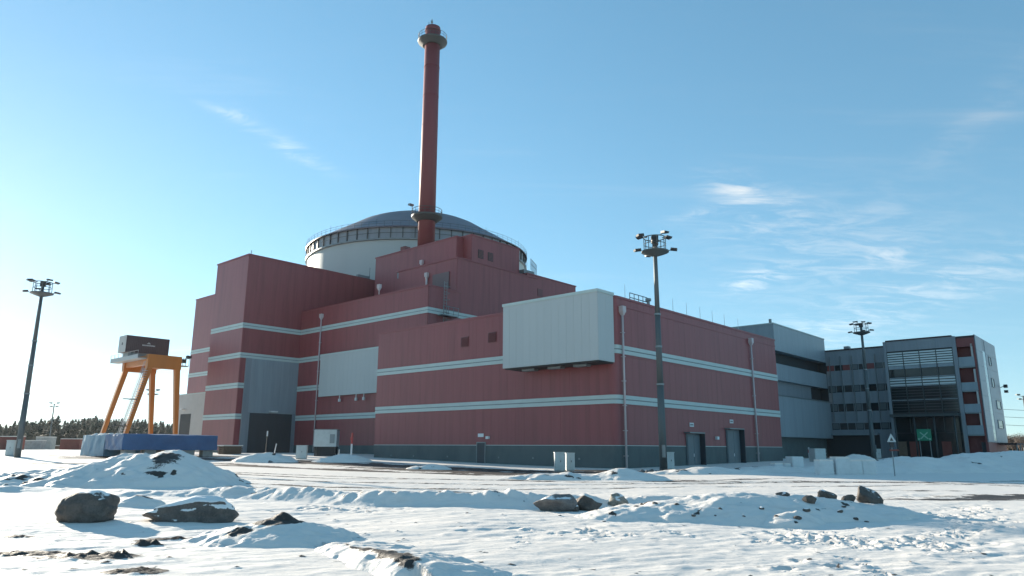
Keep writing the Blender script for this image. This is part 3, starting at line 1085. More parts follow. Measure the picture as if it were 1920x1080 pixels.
# door, lamp and sign on the long side
o = part(A, 'door', MB().box(-0.12, -0.036, 16.0, 17.1, 0.0, 2.25), 'dark_door')
sub(o, 'door_frame', MB().box(-0.15, -0.037, 15.9, 16.0, 0, 2.35).box(-0.15, -0.037, 17.1, 17.2, 0, 2.35).box(-0.15, -0.037, 16.0, 17.1, 2.25, 2.35), 'steel')
part(A, 'sign', MB().box(-0.10, -0.051, 16.25, 17.05, 2.85, 3.2), 'sign_pale')
lamp_box(A, '-u', 0.0, 15.55, 2.65, 0.38)
part(A, 'door_step', MB().box(-1.3, -0.05, 14.6, 17.8, -0.1, 0.12), 'concrete')
mb = MB()
for q in (4.0, 9.5, 14.0, 21.5, 27.0, 31.0):
    mb.box(-0.10, -0.036, q, q + 0.18, 0.75, 0.92)
part(A, 'socket_plate', mb, 'steel')
# right side: downpipes, doors, lamps, signs
downpipe(A, '-v', 0.0, 1.05, 0.1, 14.1)
downpipe(A, '-v', 0.0, 28.8, 0.3, 14.3)
for u0, u1, zt in ((12.2, 14.9, 3.25), (21.1, 24.3, 3.85)):
    o = part(A, 'door', MB().box(u0, u1, -0.17, -0.055, 0.0, zt), 'door_paint')
    um = (u0 + u1) / 2
    sub(o, 'door_leaf', MB().box(u0 + .12, um - .03, -0.22, -0.171, 0.1, zt - .15), 'door_paint')
    sub(o, 'door_leaf', MB().box(um + .03, u1 - .12, -0.22, -0.171, 0.1, zt - .15), 'door_paint')
    sub(o, 'handle', MB().box(um - .16, um - .08, -0.27, -0.221, 1.0, 1.3), 'sign_pale')
    part(A, 'door_canopy', MB().box(u0 - .25, u1 + .25, -0.7, -0.055, zt + .05, zt + .17), 'steel')
    part(A, 'door_side_screen', MB().box(u1 + .02, u1 + .10, -0.75, -0.056, 0.0, zt + .04), 'dark_door')
    s = part(A, 'sign', MB().box(um - .42, um + .42, -0.09, -0.051, zt + .72, zt + 1.12), 'sign_pale')
    mb = MB()
    for k in range(5):
        mb.box(um - .33 + .13 * k, um - .25 + .13 * k, -0.096, -0.0905, zt + .84, zt + 1.0)
    sub(s, 'lettering', mb, 'dark_recess')
lamp_box(A, '-v', 0.0, 18.8, 2.75, 0.45)
# roof: lightning rods, hatch rail, small fan
for q in (2.6, 11.6, 14.5, 17.5, 20.4, 23.4, 27.0):
    part(A, 'lightning_rod', MB().tube((q, 0.4, AZ), (q, 0.4, AZ + 1.7), 0.035, 0.015, n=5), 'louvre_metal')
railing(A, [(4.2, 0.9), (7.4, 0.9)], AZ + 0.2, 1.0, 0.8, name='roof_railing')
part(A, 'roof_fan', MB().tube((7.6, 0.9, AZ), (7.6, 0.9, AZ + 0.9), 0.16, n=8).tube((7.6, 0.9, AZ + 0.9), (7.6, 0.9, AZ + 1.15), 0.3, n=8), 'steel')

# ------------------------------------------------------------------ middle red block
BUF, BZ = 8.0, 22.85
B = building('auxiliary_building', 'middle red block with a white louvre box, set back between tower and near block', BUF, 34.8)
BV0, BV1 = 34.7, 65.2
wallB = part(B, 'wall', MB().box(BUF, 40, BV0, BV1, -0.6, BZ), 'dark_core')
part(B, 'plinth', MB().box(BUF - 0.06, BUF - 0.001, BV0, BV1, -0.5, 2.0), 'concrete_plinth')
lvB, gapsB = bandlevels(2.0, BZ)
for i, (z0, z1) in enumerate(gapsB):
    clad(wallB, '-u', BUF, BV0, BV1, z0, z1, pw=1.9)
    if i >= 3:
        clad(wallB, '-v', BV0, BUF, 14.0, z0, z1, pw=1.5)
for l in lvB:
    band(B, '-u', BUF, BV0 - 0.13, BV1, l)
    if l > 15.6:
        band(B, '-v', BV0, BUF, 40, l)
part(B, 'roof_coping', MB().box(BUF - 0.15, 14, BV0 - 0.15, BV1, BZ, BZ + 0.18), 'red_trim')
lo = part(B, 'louvre_box', MB().box(BUF - 0.55, BUF - 0.06, 43.9, 58.2, 9.1, 15.2), 'dark_core')
clad(lo, '-u', BUF - 0.55, 43.88, 58.22, 9.08, 15.25, 'white_cladding', 1.02)
sub(lo, 'box_coping', MB().box(BUF - 0.67, BUF - 0.05, 43.8, 58.3, 15.25, 15.45), 'pale_trim')
sub(lo, 'side_panel', MB().box(BUF - 0.59, BUF - 0.06, 43.82, 43.899, 9.08, 15.25), 'white_cladding')
for q in (47.2, 49.0, 53.0):
    sub(lo, 'lamp', MB().tube((BUF - 0.4, q, 9.09), (BUF - 0.4, q, 8.6), 0.07, n=6).tube((BUF - 0.4, q, 8.6), (BUF - 0.4, q, 8.2), 0.2, n=8), 'white_plastic')
downpipe(B, '-u', BUF, 59.2, 1.0, 21.4)
downpipe(B, '-u', BUF, 45.0, BZ + 0.2, 24.0, 0.08, hopper=True)
ladder(B, 10.6, 34.15, 15.6, 23.8, (1, 0))
o = part(B, 'ladder_platform', MB().box(9.6, 12.4, 33.4, 34.55, 19.0, 19.12), 'steel')
railing(B, [(9.6, 33.4), (12.4, 33.4)], 19.12, 1.1, 0.7, name='platform_railing')

# ------------------------------------------------------------------ tall red tower at the gateway
DU, DV0, DV1, DZ = -1.8, 65.2, 75.3, 30.5
D = building('stair_tower', 'tall plain red tower with a blue-grey gateway panel and a dark roll-up door', DU, DV0)
wallD = part(D, 'wall', MB().box(DU, 22.3, DV0, DV1, -0.5, DZ), 'dark_core')
lvD, gapsD = bandlevels(1.2, DZ)
part(D, 'plinth', MB().box(DU - 0.06, DU - 0.001, DV0, DV1, -0.5, 1.2), 'concrete_plinth')
for i, (z0, z1) in enumerate(gapsD):
    clad(wallD, '-u', DU, DV0, DV1, z0, z1, pw=1.7)
    if i == len(gapsD) - 1:
        clad(wallD, '-v', DV0, DU, BUF, z0, z1, pw=1.65)
        clad(wallD, '-v', DV0, BUF, 22.3, BZ - 1, z1, pw=1.65)
    elif i == len(gapsD) - 2:
        clad(wallD, '-v', DV0, DU, BUF, z0, z1, pw=1.65)
    else:
        clad(wallD, '-v', DV0, DU, -0.95, z0, z1, pw=0.85)
for l in lvD:
    band(D, '-u', DU, DV0 - 0.13, DV1, l)
    band(D, '-v', DV0, DU, BUF if l > 15 else -0.95, l)
part(D, 'roof_coping', MB().box(DU - 0.15, 22.4, DV0 - 0.15, DV1 + 0.1, DZ, DZ + 0.2), 'red_trim')
gp = part(D, 'gateway_panel', MB().box(-0.95, 7.95, DV0 - 0.16, DV0 - 0.001, 0.0, 14.7), 'grey_blue_panel')
for i in range(6):
    if True:
        u0 = -0.95 + 8.9 * i / 6
        panel(gp, '-v', DV0 - 0.16, u0, 6.75, 8.9 / 6, 7.95, 'grey_blue_panel', 0.03)
for u0, u1 in ((-0.95, 0.25), (7.35, 7.95)):
    sub(gp, 'jamb', MB().box(u0, u1, DV0 - 0.30, DV0 - 0.161, 0.0, 6.74), 'grey_cladding')
sub(gp, 'pilaster', MB().box(-0.95, -0.1, DV0 - 0.34, DV0 - 0.31, 0.5, 14.7), 'grey_cladding')
gd = part(D, 'roll_up_door', MB().box(0.25, 7.35, DV0 - 0.20, DV0 - 0.161, 0.2, 6.65), 'dark_door')
mb = MB()
for k in range(16):
    mb.box(0.3, 7.3, DV0 - 0.225, DV0 - 0.201, 0.3 + k * 0.4, 0.62 + k * 0.4)
sub(gd, 'door_slat', mb, 'dark_door')
part(D, 'gateway_lamp', MB().box(3.4, 4.6, DV0 - 0.75, DV0 - 0.20, 6.85, 7.05), 'white_plastic')
part(D, 'roof_aerial', MB().tube((21.2, DV0 + 0.4, DZ), (21.2, DV0 + 0.4, DZ + 2.4), 0.07, n=5).box(18.6, 21.0, DV0 + 0.2, DV0 + 0.9, DZ + 0.2, DZ + 0.75), 'steel')
part(D, 'corner_aerial', MB().tube((DU + 0.5, DV0 + 0.4, DZ), (DU + 0.5, DV0 + 0.4, DZ + 0.9), 0.06, n=5), 'steel')

# rear red block
E_ = building('rear_building', 'narrow strip of a rear red block behind the tall tower', 8, 75.4)
EZ = 30.0
wallE = part(E_, 'wall', MB().box(8.0, 20, 75.4, 104, -0.5, EZ), 'dark_core')
lvE, gapsE = bandlevels(1.2, EZ)
for z0, z1 in gapsE:
    clad(wallE, '-u', 8.0, 75.4, 104, z0, z1, pw=2.2)
for l in lvE:
    band(E_, '-u', 8.0, 75.4, 104, l)
part(E_, 'roof_coping', MB().box(7.85, 20, 75.4, 104.1, EZ, EZ + 0.2), 'red_trim')

# low pale annex
N = building('annex', 'low pale annex with an open dark doorway beside the tall tower', 2, 84, 0.6)
wallN = part(N, 'wall', MB().box(2.0, 7.9, 80.0, 94.0, 0.2, 10.5), 'container_pale')
for k in range(7):
    panel(wallN, '-u', 2.0, 80.0 + 2 * k, 0.3 if k < 4 or k == 6 else 7.2, 2.0, 10.2 if k < 4 or k == 6 else 3.3, 'container_pale', 0.05)
part(N, 'roof_coping', MB().box(1.9, 7.9, 79.9, 94.1, 10.5, 10.66), 'pale_trim')
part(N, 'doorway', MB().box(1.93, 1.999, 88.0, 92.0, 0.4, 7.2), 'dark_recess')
part(N, 'doorway_lamp', MB().box(1.3, 1.94, 90.4, 91.2, 7.9, 8.1), 'white_plastic')

# ------------------------------------------------------------------ upper red blocks round the reactor
C = building('upper_building', 'stepped upper red blocks carrying the chimney in front of the dome', 13.2, 34.7)
wc = part(C, 'lower_wall', MB().box(13.2, 30.6, 34.72, 47.5, 15.0, 27.75), 'dark_core')
clad(wc, '-v', 34.72, 13.2, 30.6, 19.98, 27.75, pw=2.2)
clad(wc, '-u', 13.2, 34.72, 47.5, 22.0, 27.75, pw=2.2)
part(C, 'lower_coping', MB().box(13.05, 30.65, 34.57, 48, 27.75, 27.93), 'red_trim')
wc2 = part(C, 'side_wall', MB().box(30.65, 43.5, 36.9, 60, 14.0, 29.0), 'dark_core')
clad(wc2, '-v', 36.9, 30.65, 43.5, 15.4, 29.0, pw=2.1)
part(C, 'side_coping', MB().box(30.66, 43.6, 36.75, 50, 29.0, 29.2), 'red_trim')
wc1 = part(C, 'upper_wall', MB().box(18.0, 30.0, 40.0, 59.7, 15.0, 32.9), 'dark_core')
clad(wc1, '-u', 18.0, 40.0, 59.7, 18.0, 32.9, pw=2.2)
clad(wc1, '-v', 40.0, 18.0, 19.4, 27.9, 32.9, pw=1.4)
part(C, 'upper_coping', MB().box(17.85, 19.4, 39.85, 59.8, 32.9, 33.08), 'red_trim')
wc3 = part(C, 'front_wall', MB().box(19.4, 30.2, 38.2, 52, 27.0, 33.15), 'dark_core')
clad(wc3, '-v', 38.2, 19.4, 30.2, 27.9, 33.15, pw=2.1)
clad(wc3, '-u', 19.4, 38.2, 39.94, 27.9, 33.15, pw=1.7)
part(C, 'front_coping', MB().box(19.26, 30.3, 38.05, 52, 33.15, 33.33), 'red_trim')
for u0 in (20.75, 22.9):
    o = part(C, 'window', MB().box(u0, u0 + 1.15, 38.10, 38.149, 29.9, 31.2), 'dark_recess')
    mb = MB()
    for k in range(6):
        mb.box(u0 + .05, u0 + 1.1, 38.07, 38.099, 29.98 + k * .2, 30.08 + k * .2)
    sub(o, 'slat', mb, 'vent_red')
part(C, 'hatch', MB().box(21.0, 22.4, 38.08, 38.149, 28.0, 28.4), 'dark_recess')
part(C, 'vent', MB().box(33.2, 34.4, 36.75, 36.849, 25.8, 27.0), 'vent_red')
part(C, 'wall_panel', MB().box(13.02, 13.149, 36.2, 39.6, 22.9, 26.0), 'dull_red_grey')
railing(C, [(29.6, 35.2), (33.4, 37.2)], 29.2, 1.8, 0.6, name='roof_railing')
part(C, 'roof_plant', MB().box(30.4, 33.0, 37.3, 38.6, 29.2, 29.8).tube((31.0, 37.6, 29.8), (31.0, 37.6, 31.2), 0.1, n=5), 'steel')
downpipe(C, '-u', 13.2, 40.8, 22.9, 26.0, 0.14)
o = downpipe(C, '-u', 18.0, 47.6, 27.0, 30.0, 0.16)
ladder(C, 17.3, 51.5, 23.0, 29.2, (0, 1))
part(C, 'wall_bracket', MB().box(17.0, 17.9, 51.0, 52.6, 28.2, 29.3), 'steel')

# ------------------------------------------------------------------ chimney
CH = building('chimney', 'tall red ventilation stack with two round service platforms', 23.15, 52.95, 32.95)
cu, cv = 23.15, 52.95
shaft = part(CH, 'shaft', MB().lathe([(0.0, 32.95), (1.46, 32.95), (1.40, 56), (1.34, 76.0), (1.1, 76.0), (1.1, 74.5), (0.0, 74.5)], 40, (cu, cv)), 'chimney_red', True)
for z in (40.0, 45.6, 51.2, 56.8, 62.4, 68.0):
    sub(shaft, 'flange', MB().lathe([(1.36, z), (1.425, z), (1.425, z + 0.12), (1.36, z + 0.14)], 40, (cu, cv)), 'chimney_red')
for z in (40.1, 73.2):
    pl = part(CH, 'platform', MB().lathe([(1.38, z - 0.9), (1.75, z - 0.85), (2.6, z - 0.15), (2.65, z), (2.65, z + 0.12), (1.38, z + 0.12)], 40, (cu, cv)), 'dark_steel')
    mb = MB().ring(2.55, z + 1.2, 0.05, 28, (cu, cv)).ring(2.55, z + 0.7, 0.035, 28, (cu, cv))
    for i in range(18):
        a = 2 * math.pi * i / 18
        mb.tube((cu + 2.55 * math.cos(a), cv + 2.55 * math.sin(a), z + .1), (cu + 2.55 * math.cos(a), cv + 2.55 * math.sin(a), z + 1.2), 0.04, n=4)
    sub(pl, 'railing', mb, 'dark_steel')
part(CH, 'lightning_rod', MB().tube((cu - 0.3, cv, 75.9), (cu - 0.3, cv, 77.7), 0.07, n=5).tube((cu - 0.3, cv, 76.9), (cu - 0.3, cv, 77.3), 0.2, n=6).tube((cu + 0.4, cv, 75.9), (cu + 0.4, cv, 76.8), 0.06, n=5).tube((cu - 1.0, cv, 75.9), (cu - 1.0, cv, 76.7), 0.06, n=5), 'steel')
part(CH, 'flue_collar', MB().lathe([(1.34, 75.2), (1.44, 75.2), (1.44, 75.5), (1.34, 75.5)], 40, (cu, cv)), 'chimney_red')
o = part(CH, 'warning_lamp', MB().tube((cu - 1.9, cv + 1.7, 40.2), (cu - 1.9, cv + 1.7, 42.2), 0.06, n=5).box(cu - 2.6, cu - 1.7, cv + 1.5, cv + 2.0, 42.0, 42.3), 'steel')
mb = MB()
for z in np.arange(41, 73, 0.8):
    mb.box(cu - 0.25, cu + 0.25, cv + 1.40, cv + 1.6, z, z + 0.08)
part(CH, 'rung', mb, 'steel')

# ------------------------------------------------------------------ reactor dome
RD, ru, rv = 23.4, 45.9, 81.6
DM = building('reactor_building', 'round pale reactor building with a dark shallow dome and a gallery round its eaves', ru, rv)
part(DM, 'drum_wall', MB().lathe([(RD, -0.5), (RD, 40.0)], 128, (ru, rv)), 'containment_paint', True)
part(DM, 'lower_ring', MB().lathe([(RD, 39.8), (RD + 0.45, 39.85), (RD + 0.45, 40.1), (RD, 40.15)], 128, (ru, rv)), 'steel')
part(DM, 'gallery_wall', MB().lathe([(RD - 0.02, 40.1), (RD - 0.02, 42.3)], 128, (ru, rv)), 'grey_cladding', True)
part(DM, 'dome_roof', MB().lathe([(RD + 0.5, 42.2), (RD + 0.55, 42.4), (RD - 0.2, 42.75), (19.5, 45.0), (16.0, 47.1), (13.6, 48.6), (12.0, 49.35), (10.0, 50.1), (7.5, 50.8), (5.0, 51.25), (2.5, 51.5), (0.0, 51.6)], 128, (ru, rv)), 'dome_roof', True)
for i in range(64):
    a = 2 * math.pi * (i + 0.5) / 64
    c_, s_ = math.cos(a), math.sin(a)
    if c_ < 0.45 or True:
        key = 'gpost'
        if key not in _pan:
            _pan[key] = MB().box(RD - 0.03, RD + 0.22, -0.06, 0.06, 40.1, 42.25).mesh('gallery_post', 'dark_steel')
        o = link('gallery_post', _pan[key], DM, (0, 0, 0))
        o.rotation_euler = (0, 0, a)
for r, z, t, nm in ((RD + 0.45, 43.4, 0.03, 'gallery_rail'), (RD + 0.45, 42.95, 0.025, 'gallery_rail'), (RD + 0.5, 41.1, 0.04, 'gallery_rail')):
    part(DM, nm, MB().ring(r, z, t, 96, (ru, rv)), 'dark_steel')
mb = MB()
for i in range(96):
    a = 2 * math.pi * i / 96
    x, y = ru + (RD + 0.45) * math.cos(a), rv + (RD + 0.45) * math.sin(a)
    mb.tube((x, y, 42.3), (x, y, 43.4 + (0.5 if i % 7 == 0 else 0)), 0.03, n=4)
part(DM, 'railing_post', mb, 'dark_steel')
# stair bracket and plinth box on the flank that faces the sun
for z in (33.4, 35.6):
    part(DM, 'wall_platform', MB().box(ru - 25.0, ru - 22.6, rv + 3.4, rv + 6.6, z, z + 0.3), 'steel')
hp = at_depth(750, 471, 131.0)
hq = hp - BO
hu, hw = hq.dot(BU), hq.dot(BV)
part(DM, 'red_hood', MB().box(hu - 0.6, hu + 3.0, hw - 2.2, hw + 1.6, hp.z - 0.5, hp.z + 0.5), 'vent_red')

# ------------------------------------------------------------------ grey service building
HV = 5.0
Hb = building('service_building', 'windowless grey building of stacked overhanging boxes between the red block and the office', 49, HV, 0.4)
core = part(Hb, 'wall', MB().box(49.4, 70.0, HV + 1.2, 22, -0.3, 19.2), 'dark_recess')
tb = part(Hb, 'top_box', MB().box(49.0, 70.15, HV, 22, 15.9, 19.8), 'service_cladding')
clad(tb, '-v', HV, 49.0, 70.15, 15.9, 19.8, 'service_cladding', 2.4, 0.04)
clad(tb, '-u', 49.0, HV, 22, 15.9, 19.8, 'service_cladding', 2.4, 0.04)
part(Hb, 'roof_coping', MB().box(48.9, 70.2, HV - 0.12, 22, 19.8, 19.95), 'pale_trim')
mbx = part(Hb, 'middle_box', MB().box(49.0, 70.15, HV + 0.1, 22, 11.6, 14.0), 'service_cladding')
clad(mbx, '-v', HV + 0.1, 49.0, 70.15, 11.6, 14.0, 'service_cladding', 2.4, 0.04)
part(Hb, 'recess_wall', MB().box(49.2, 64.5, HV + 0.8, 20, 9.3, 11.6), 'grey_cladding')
lb = part(Hb, 'lower_box', MB().box(48.0, 71.0, HV - 0.1, 12, 3.5, 9.3), 'service_cladding')
clad(lb, '-v', HV - 0.1, 48.0, 71.0, 3.5, 9.3, 'service_cladding', 2.4, 0.04)
part(Hb, 'lower_box_coping', MB().box(47.9, 71.05, HV - 0.25, 12, 9.3, 9.45), 'steel')
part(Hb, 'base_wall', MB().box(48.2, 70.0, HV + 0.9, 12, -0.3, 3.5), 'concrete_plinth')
part(Hb, 'roof_vent', MB().tube((49.6, HV + 0.6, 19.8), (49.6, HV + 0.6, 20.6), 0.22, n=8), 'steel')

# ------------------------------------------------------------------ office
IU, JU, LVV = 70.2, 68.2, -17.0
Of = building('office_building', 'grey four-storey office with a louvred glass front, red balconies and a pale gable', JU, LVV, 0.4)
iw = part(Of, 'link_wall', MB().box(IU, 84, -5.0, 7.0, -0.3, 17.75), 'dark_recess')
rows = ((14.45, 15.35), (10.9, 12.0), (7.8, 9.05), (4.9, 5.95))
gaps = ((15.35, 17.75), (12.0, 14.45), (9.05, 10.9), (5.95, 7.8), (4.3, 4.9))
for z0, z1 in gaps:
    clad(iw, '-u', IU, -5.0, 5.0, z0, z1, 'grey_cladding', 1.66, 0.06)
clad(iw, '-u', IU, -5.0, -2.2, 0.0, 4.3, 'grey_cladding', 1.4, 0.06)
part(Of, 'link_coping', MB().box(IU - 0.2, 84, -5.0, 7, 17.75, 17.95), 'dark_core')
winm = MB().box(-0.04, 0, 0.0, 1.12, 0, 1.0).mesh('window', 'window_glass')
frm = MB().box(-0.09, -0.041, 0, 0.06, 0, 1.0).box(-0.09, -0.041, 1.06, 1.12, 0, 1.0).box(-0.09, -0.041, .06, 1.06, 0, 0.06).box(-0.09, -0.041, .06, 1.06, 0.94, 1.0).mesh('frame', 'steel')
redp = MB().box(-0.06, 0, 0.0, 1.12, 0, 1.0).mesh('red_infill', 'balcony_red')
for ri, (z0, z1) in enumerate(rows):
    for k in range(8):
        v0 = -4.95 + 1.24 * k
        isred = ri == 0 and k in (2, 5, 7)
        o = link('red_infill' if isred else 'window', redp if isred else winm, iw, (IU, v0, z0))
        o.scale = (1, 1, z1 - z0)
        if not isred:
            panel(iw, '-u', IU, v0 + 1.12, z0, 0.12, z1 - z0, 'steel', 0.06, 'mullion')
            if k % 3 == 1:
                link('window_blind', _pan.setdefault('blind', MB().box(-0.05, -0.041, 0.08, 1.04, 0.1, 0.95).mesh('window_blind', 'blind')), iw, (IU, v0, z0)).scale = (1, 1, z1 - z0)
for k in range(6):
    v0 = -4.4 + 1.75 * k
    part(Of, 'facade_fin', MB().box(IU - 0.28, IU - 0.061, v0, v0 + 0.1, 6.2, 16.8), 'steel')
part(Of, 'gate_canopy', MB().box(IU - 1.2, IU - 0.061, -2.2, 5.0, 4.02, 4.28), 'grey_cladding')
part(Of, 'gate', MB().box(IU - 0.06, IU - 0.001, -2.1, 4.9, 0.0, 4.0), 'dark_recess')
part(Of, 'roof_vent', MB().box(71, 72, 1.4, 2.2, 17.9, 18.5), 'steel')

# glass front
J0, J1, JZ = -14.0, -5.0, 18.25
jw = part(Of, 'front_wall', MB().box(JU, 82, J0, J1, -0.3, JZ), 'dark_recess')
clad(jw, '-u', JU, J0, J1, 16.7, JZ, 'grey_cladding', 2.25, 0.06)
part(Of, 'front_coping', MB().box(JU - 0.15, 82, J0, J1 + 0.05, JZ, JZ + 0.2), 'dark_core')
part(Of, 'end_post', MB().box(JU - 0.25, JU - 0.001, J1 - 0.001, J1 + 0.4, 0, JZ), 'grey_cladding')
part(Of, 'end_post', MB().box(JU - 0.25, JU - 0.001, J0 - 0.5, J0, 0, JZ), 'grey_cladding')
pane_rows = ((14.4, 16.5), (12.6, 13.9), (11.3, 12.5), (9.2, 11.2), (7.2, 9.1))
for z0, z1 in pane_rows:
    for k in range(4):
        v0 = J0 + 2.25 * k
        panel(jw, '-u', JU, v0, z0, 2.25, z1 - z0, 'curtain_glass', 0.05, 'pane')
for z0, n, dz in ((14.42, 6, 0.36), (11.35, 3, 0.40), (9.25, 5, 0.42), (7.2, 5, 0.42)):
    for j in range(n):
        for k in range(4):
            v0 = J0 + 2.25 * k
            top = z0 > 14 or (z0 > 11)  # upper blades are pale: the sky reflection is put into their colour
            panel(jw, '-u', JU - 0.15, v0 + 0.04, z0 + j * dz, 2.17, dz * (0.62 if top else 0.22), 'louvre_metal' if top else 'dark_steel', 0.05, 'louvre_blade')
for z0, z1 in ((13.9, 14.4), (12.5, 12.6), (11.2, 11.3), (9.1, 9.2)):
    panel(jw, '-u', JU, J0, z0, J1 - J0, z1 - z0, 'grey_blue_panel', 0.12, 'transom')
for k in range(5):
    panel(jw, '-u', JU, J0 + 2.25 * k - (0.06 if k else 0), 4.3, 0.12, 12.3, 'dark_steel', 0.24, 'mullion')
part(Of, 'entrance_canopy', MB().box(JU - 2.2, JU - 0.06, J0, J1, 6.6, 7.0), 'dark_steel')
for k in range(4):
    panel(jw, '-u', JU, J0 + 2.25 * k, 4.3, 2.25, 2.1, 'curtain_glass', 0.05, 'pane')
    panel(jw, '-u', JU, J0 + 2.25 * k, 0.4, 2.25, 3.8, 'curtain_glass', 0.05, 'pane')
for k in range(4):
    part(Of, 'entrance_column', MB().tube((JU - 1.9, J0 + 0.6 + 2.6 * k, 0), (JU - 1.9, J0 + 0.6 + 2.6 * k, 6.6), 0.12, n=10), 'dark_steel', True)
for k, (a, b) in enumerate(((-12.3, 'rust_red'), (-8.0, 'rust_red'), (-6.4, 'wood'))):
    part(Of, 'entrance_door', MB().box(JU - 0.16, JU - 0.051, a, a + 1.2, 0.2, 3.0), b)
sg = part(Of, 'green_sign', MB().box(JU - 2.45, JU - 2.3, -10.35, -8.5, 3.1, 4.75), 'green_sign')
mb = MB()
for s in (-1, 1):
    mb.bar((JU - 2.47, -9.42 - 0.5 * s, 3.35), (JU - 2.47, -9.42 + 0.5 * s, 4.3), 0.16, 0.03, side=(1, 0, 0))
for s in (-1, 1):
    mb.box(JU - 2.48, JU - 2.451, -9.42 + s * 0.72 - 0.12, -9.42 + s * 0.72 + 0.12, 3.2, 3.45)
sub(sg, 'sign_mark', mb, 'sign_mint')
sub(sg, 'sign_post', MB().tube((JU - 2.38, -10.1, 0.2), (JU - 2.38, -10.1, 3.1), 0.06, n=6).tube((JU - 2.38, -8.75, 0.2), (JU - 2.38, -8.75, 3.1), 0.06, n=6), 'steel')
# red balconies
kw = part(Of, 'balcony_wall', MB().box(JU + 1.2, 84, LVV + 0.25, J0 - 0.001, -0.3, 17.9), 'balcony_red')
part(Of, 'balcony_roof', MB().box(JU - 0.02, 84, LVV + 0.1, J0 - 0.51, 17.9, 18.2), 'dark_core')
part(Of, 'balcony_fascia', MB().box(JU, JU + 1.19, LVV + 0.45, J0 - 0.51, 16.6, 17.89), 'balcony_red')
for z0, z1 in ((13.75, 15.1), (10.25, 11.4), (7.15, 8.3), (4.0, 5.25)):
    o = part(Of, 'balcony', MB().box(JU, JU + 1.19, LVV + 0.45, J0 - 0.51, z0 - 0.2, z0), 'steel')
    sub(o, 'parapet', MB().box(JU - 0.03, JU + 0.05, LVV + 0.45, J0 - 0.51, z0, z1), 'grey_blue_panel')
    sub(o, 'side_screen', MB().box(JU + 0.06, JU + 1.1, LVV + 0.46, LVV + 0.5, z0, z1), 'grey_cladding')
    part(Of, 'balcony_column', MB().box(JU, JU + 0.25, LVV + 0.5, LVV + 0.75, z1, z1 + 1.9), 'container_pale')
part(Of, 'corner_post', MB().box(JU + 0.0, JU + 1.19, LVV + 0.1, LVV + 0.44, 0, 17.9), 'balcony_red')
# pale gable
gw = part(Of, 'gable_wall', MB().box(JU, 84.2, LVV + 0.08, LVV + 0.2, 2.9, 18.3), 'grey_cladding')
for k in range(7):
    clad(gw, '-v', LVV + 0.08, JU - 0.04, 72.8, 3.0 + 2.18 * k, 3.0 + 2.18 * (k + 1) - 0.03, 'white_cladding' if False else 'service_cladding', 2.3, 0.05)
    clad(gw, '-v', LVV + 0.08, 75.0, 84.2, 3.0 + 2.18 * k, 3.0 + 2.18 * (k + 1) - 0.03, 'service_cladding', 2.3, 0.05)
for k in range(7):
    panel(gw, '-v', LVV + 0.08, 72.85, 3.1 + 1.9 * k, 2.1, 1.86, 'reflection_glass', 0.02, 'pane')
for u0, u1, z0, z1 in ((77.0, 78.6, 14.6, 15.8), (77.0, 78.8, 11.3, 12.5), (78.6, 82.0, 8.1, 9.2), (77.6, 81.6, 5.1, 6.2)):
    o = part(Of, 'gable_window', MB().box(u0, u1, LVV - 0.02, LVV + 0.029, z0, z1), 'window_glass')
    sub(o, 'frame', MB().box(u0 - .1, u0, LVV - 0.08, LVV + 0.029, z0, z1).box(u1, u1 + .1, LVV - 0.08, LVV + 0.029, z0, z1).box(u0 - .1, u1 + .1, LVV - 0.08, LVV + 0.029, z0 - .1, z0).box(u0 - .1, u1 + .1, LVV - 0.08, LVV + 0.029, z1, z1 + .1), 'steel')
part(Of, 'gable_base', MB().box(JU + 0.3, 84, LVV + 0.3, LVV + 1.0, -0.3, 2.9), 'dark_recess')
part(Of, 'gable_awning', MB().box(76, 84.6, LVV - 2.2, LVV + 0.02, 2.6, 2.85), 'dark_core')
for u0 in (77, 80.5, 84):
    part(Of, 'awning_post', MB().tube((u0, LVV - 2.0, 0), (u0, LVV - 2.0, 2.6), 0.09, n=6), 'steel')
part(Of, 'gable_floodlight', MB().tube((84.2, LVV, 11.6), (85.2, LVV - 0.5, 11.9), 0.06, n=5).box(85.0, 85.7, LVV - 0.8, LVV - 0.3, 11.6, 12.1).box(85.0, 85.6, LVV - 0.8, LVV - 0.3, 10.8, 11.2), 'lamp_black')


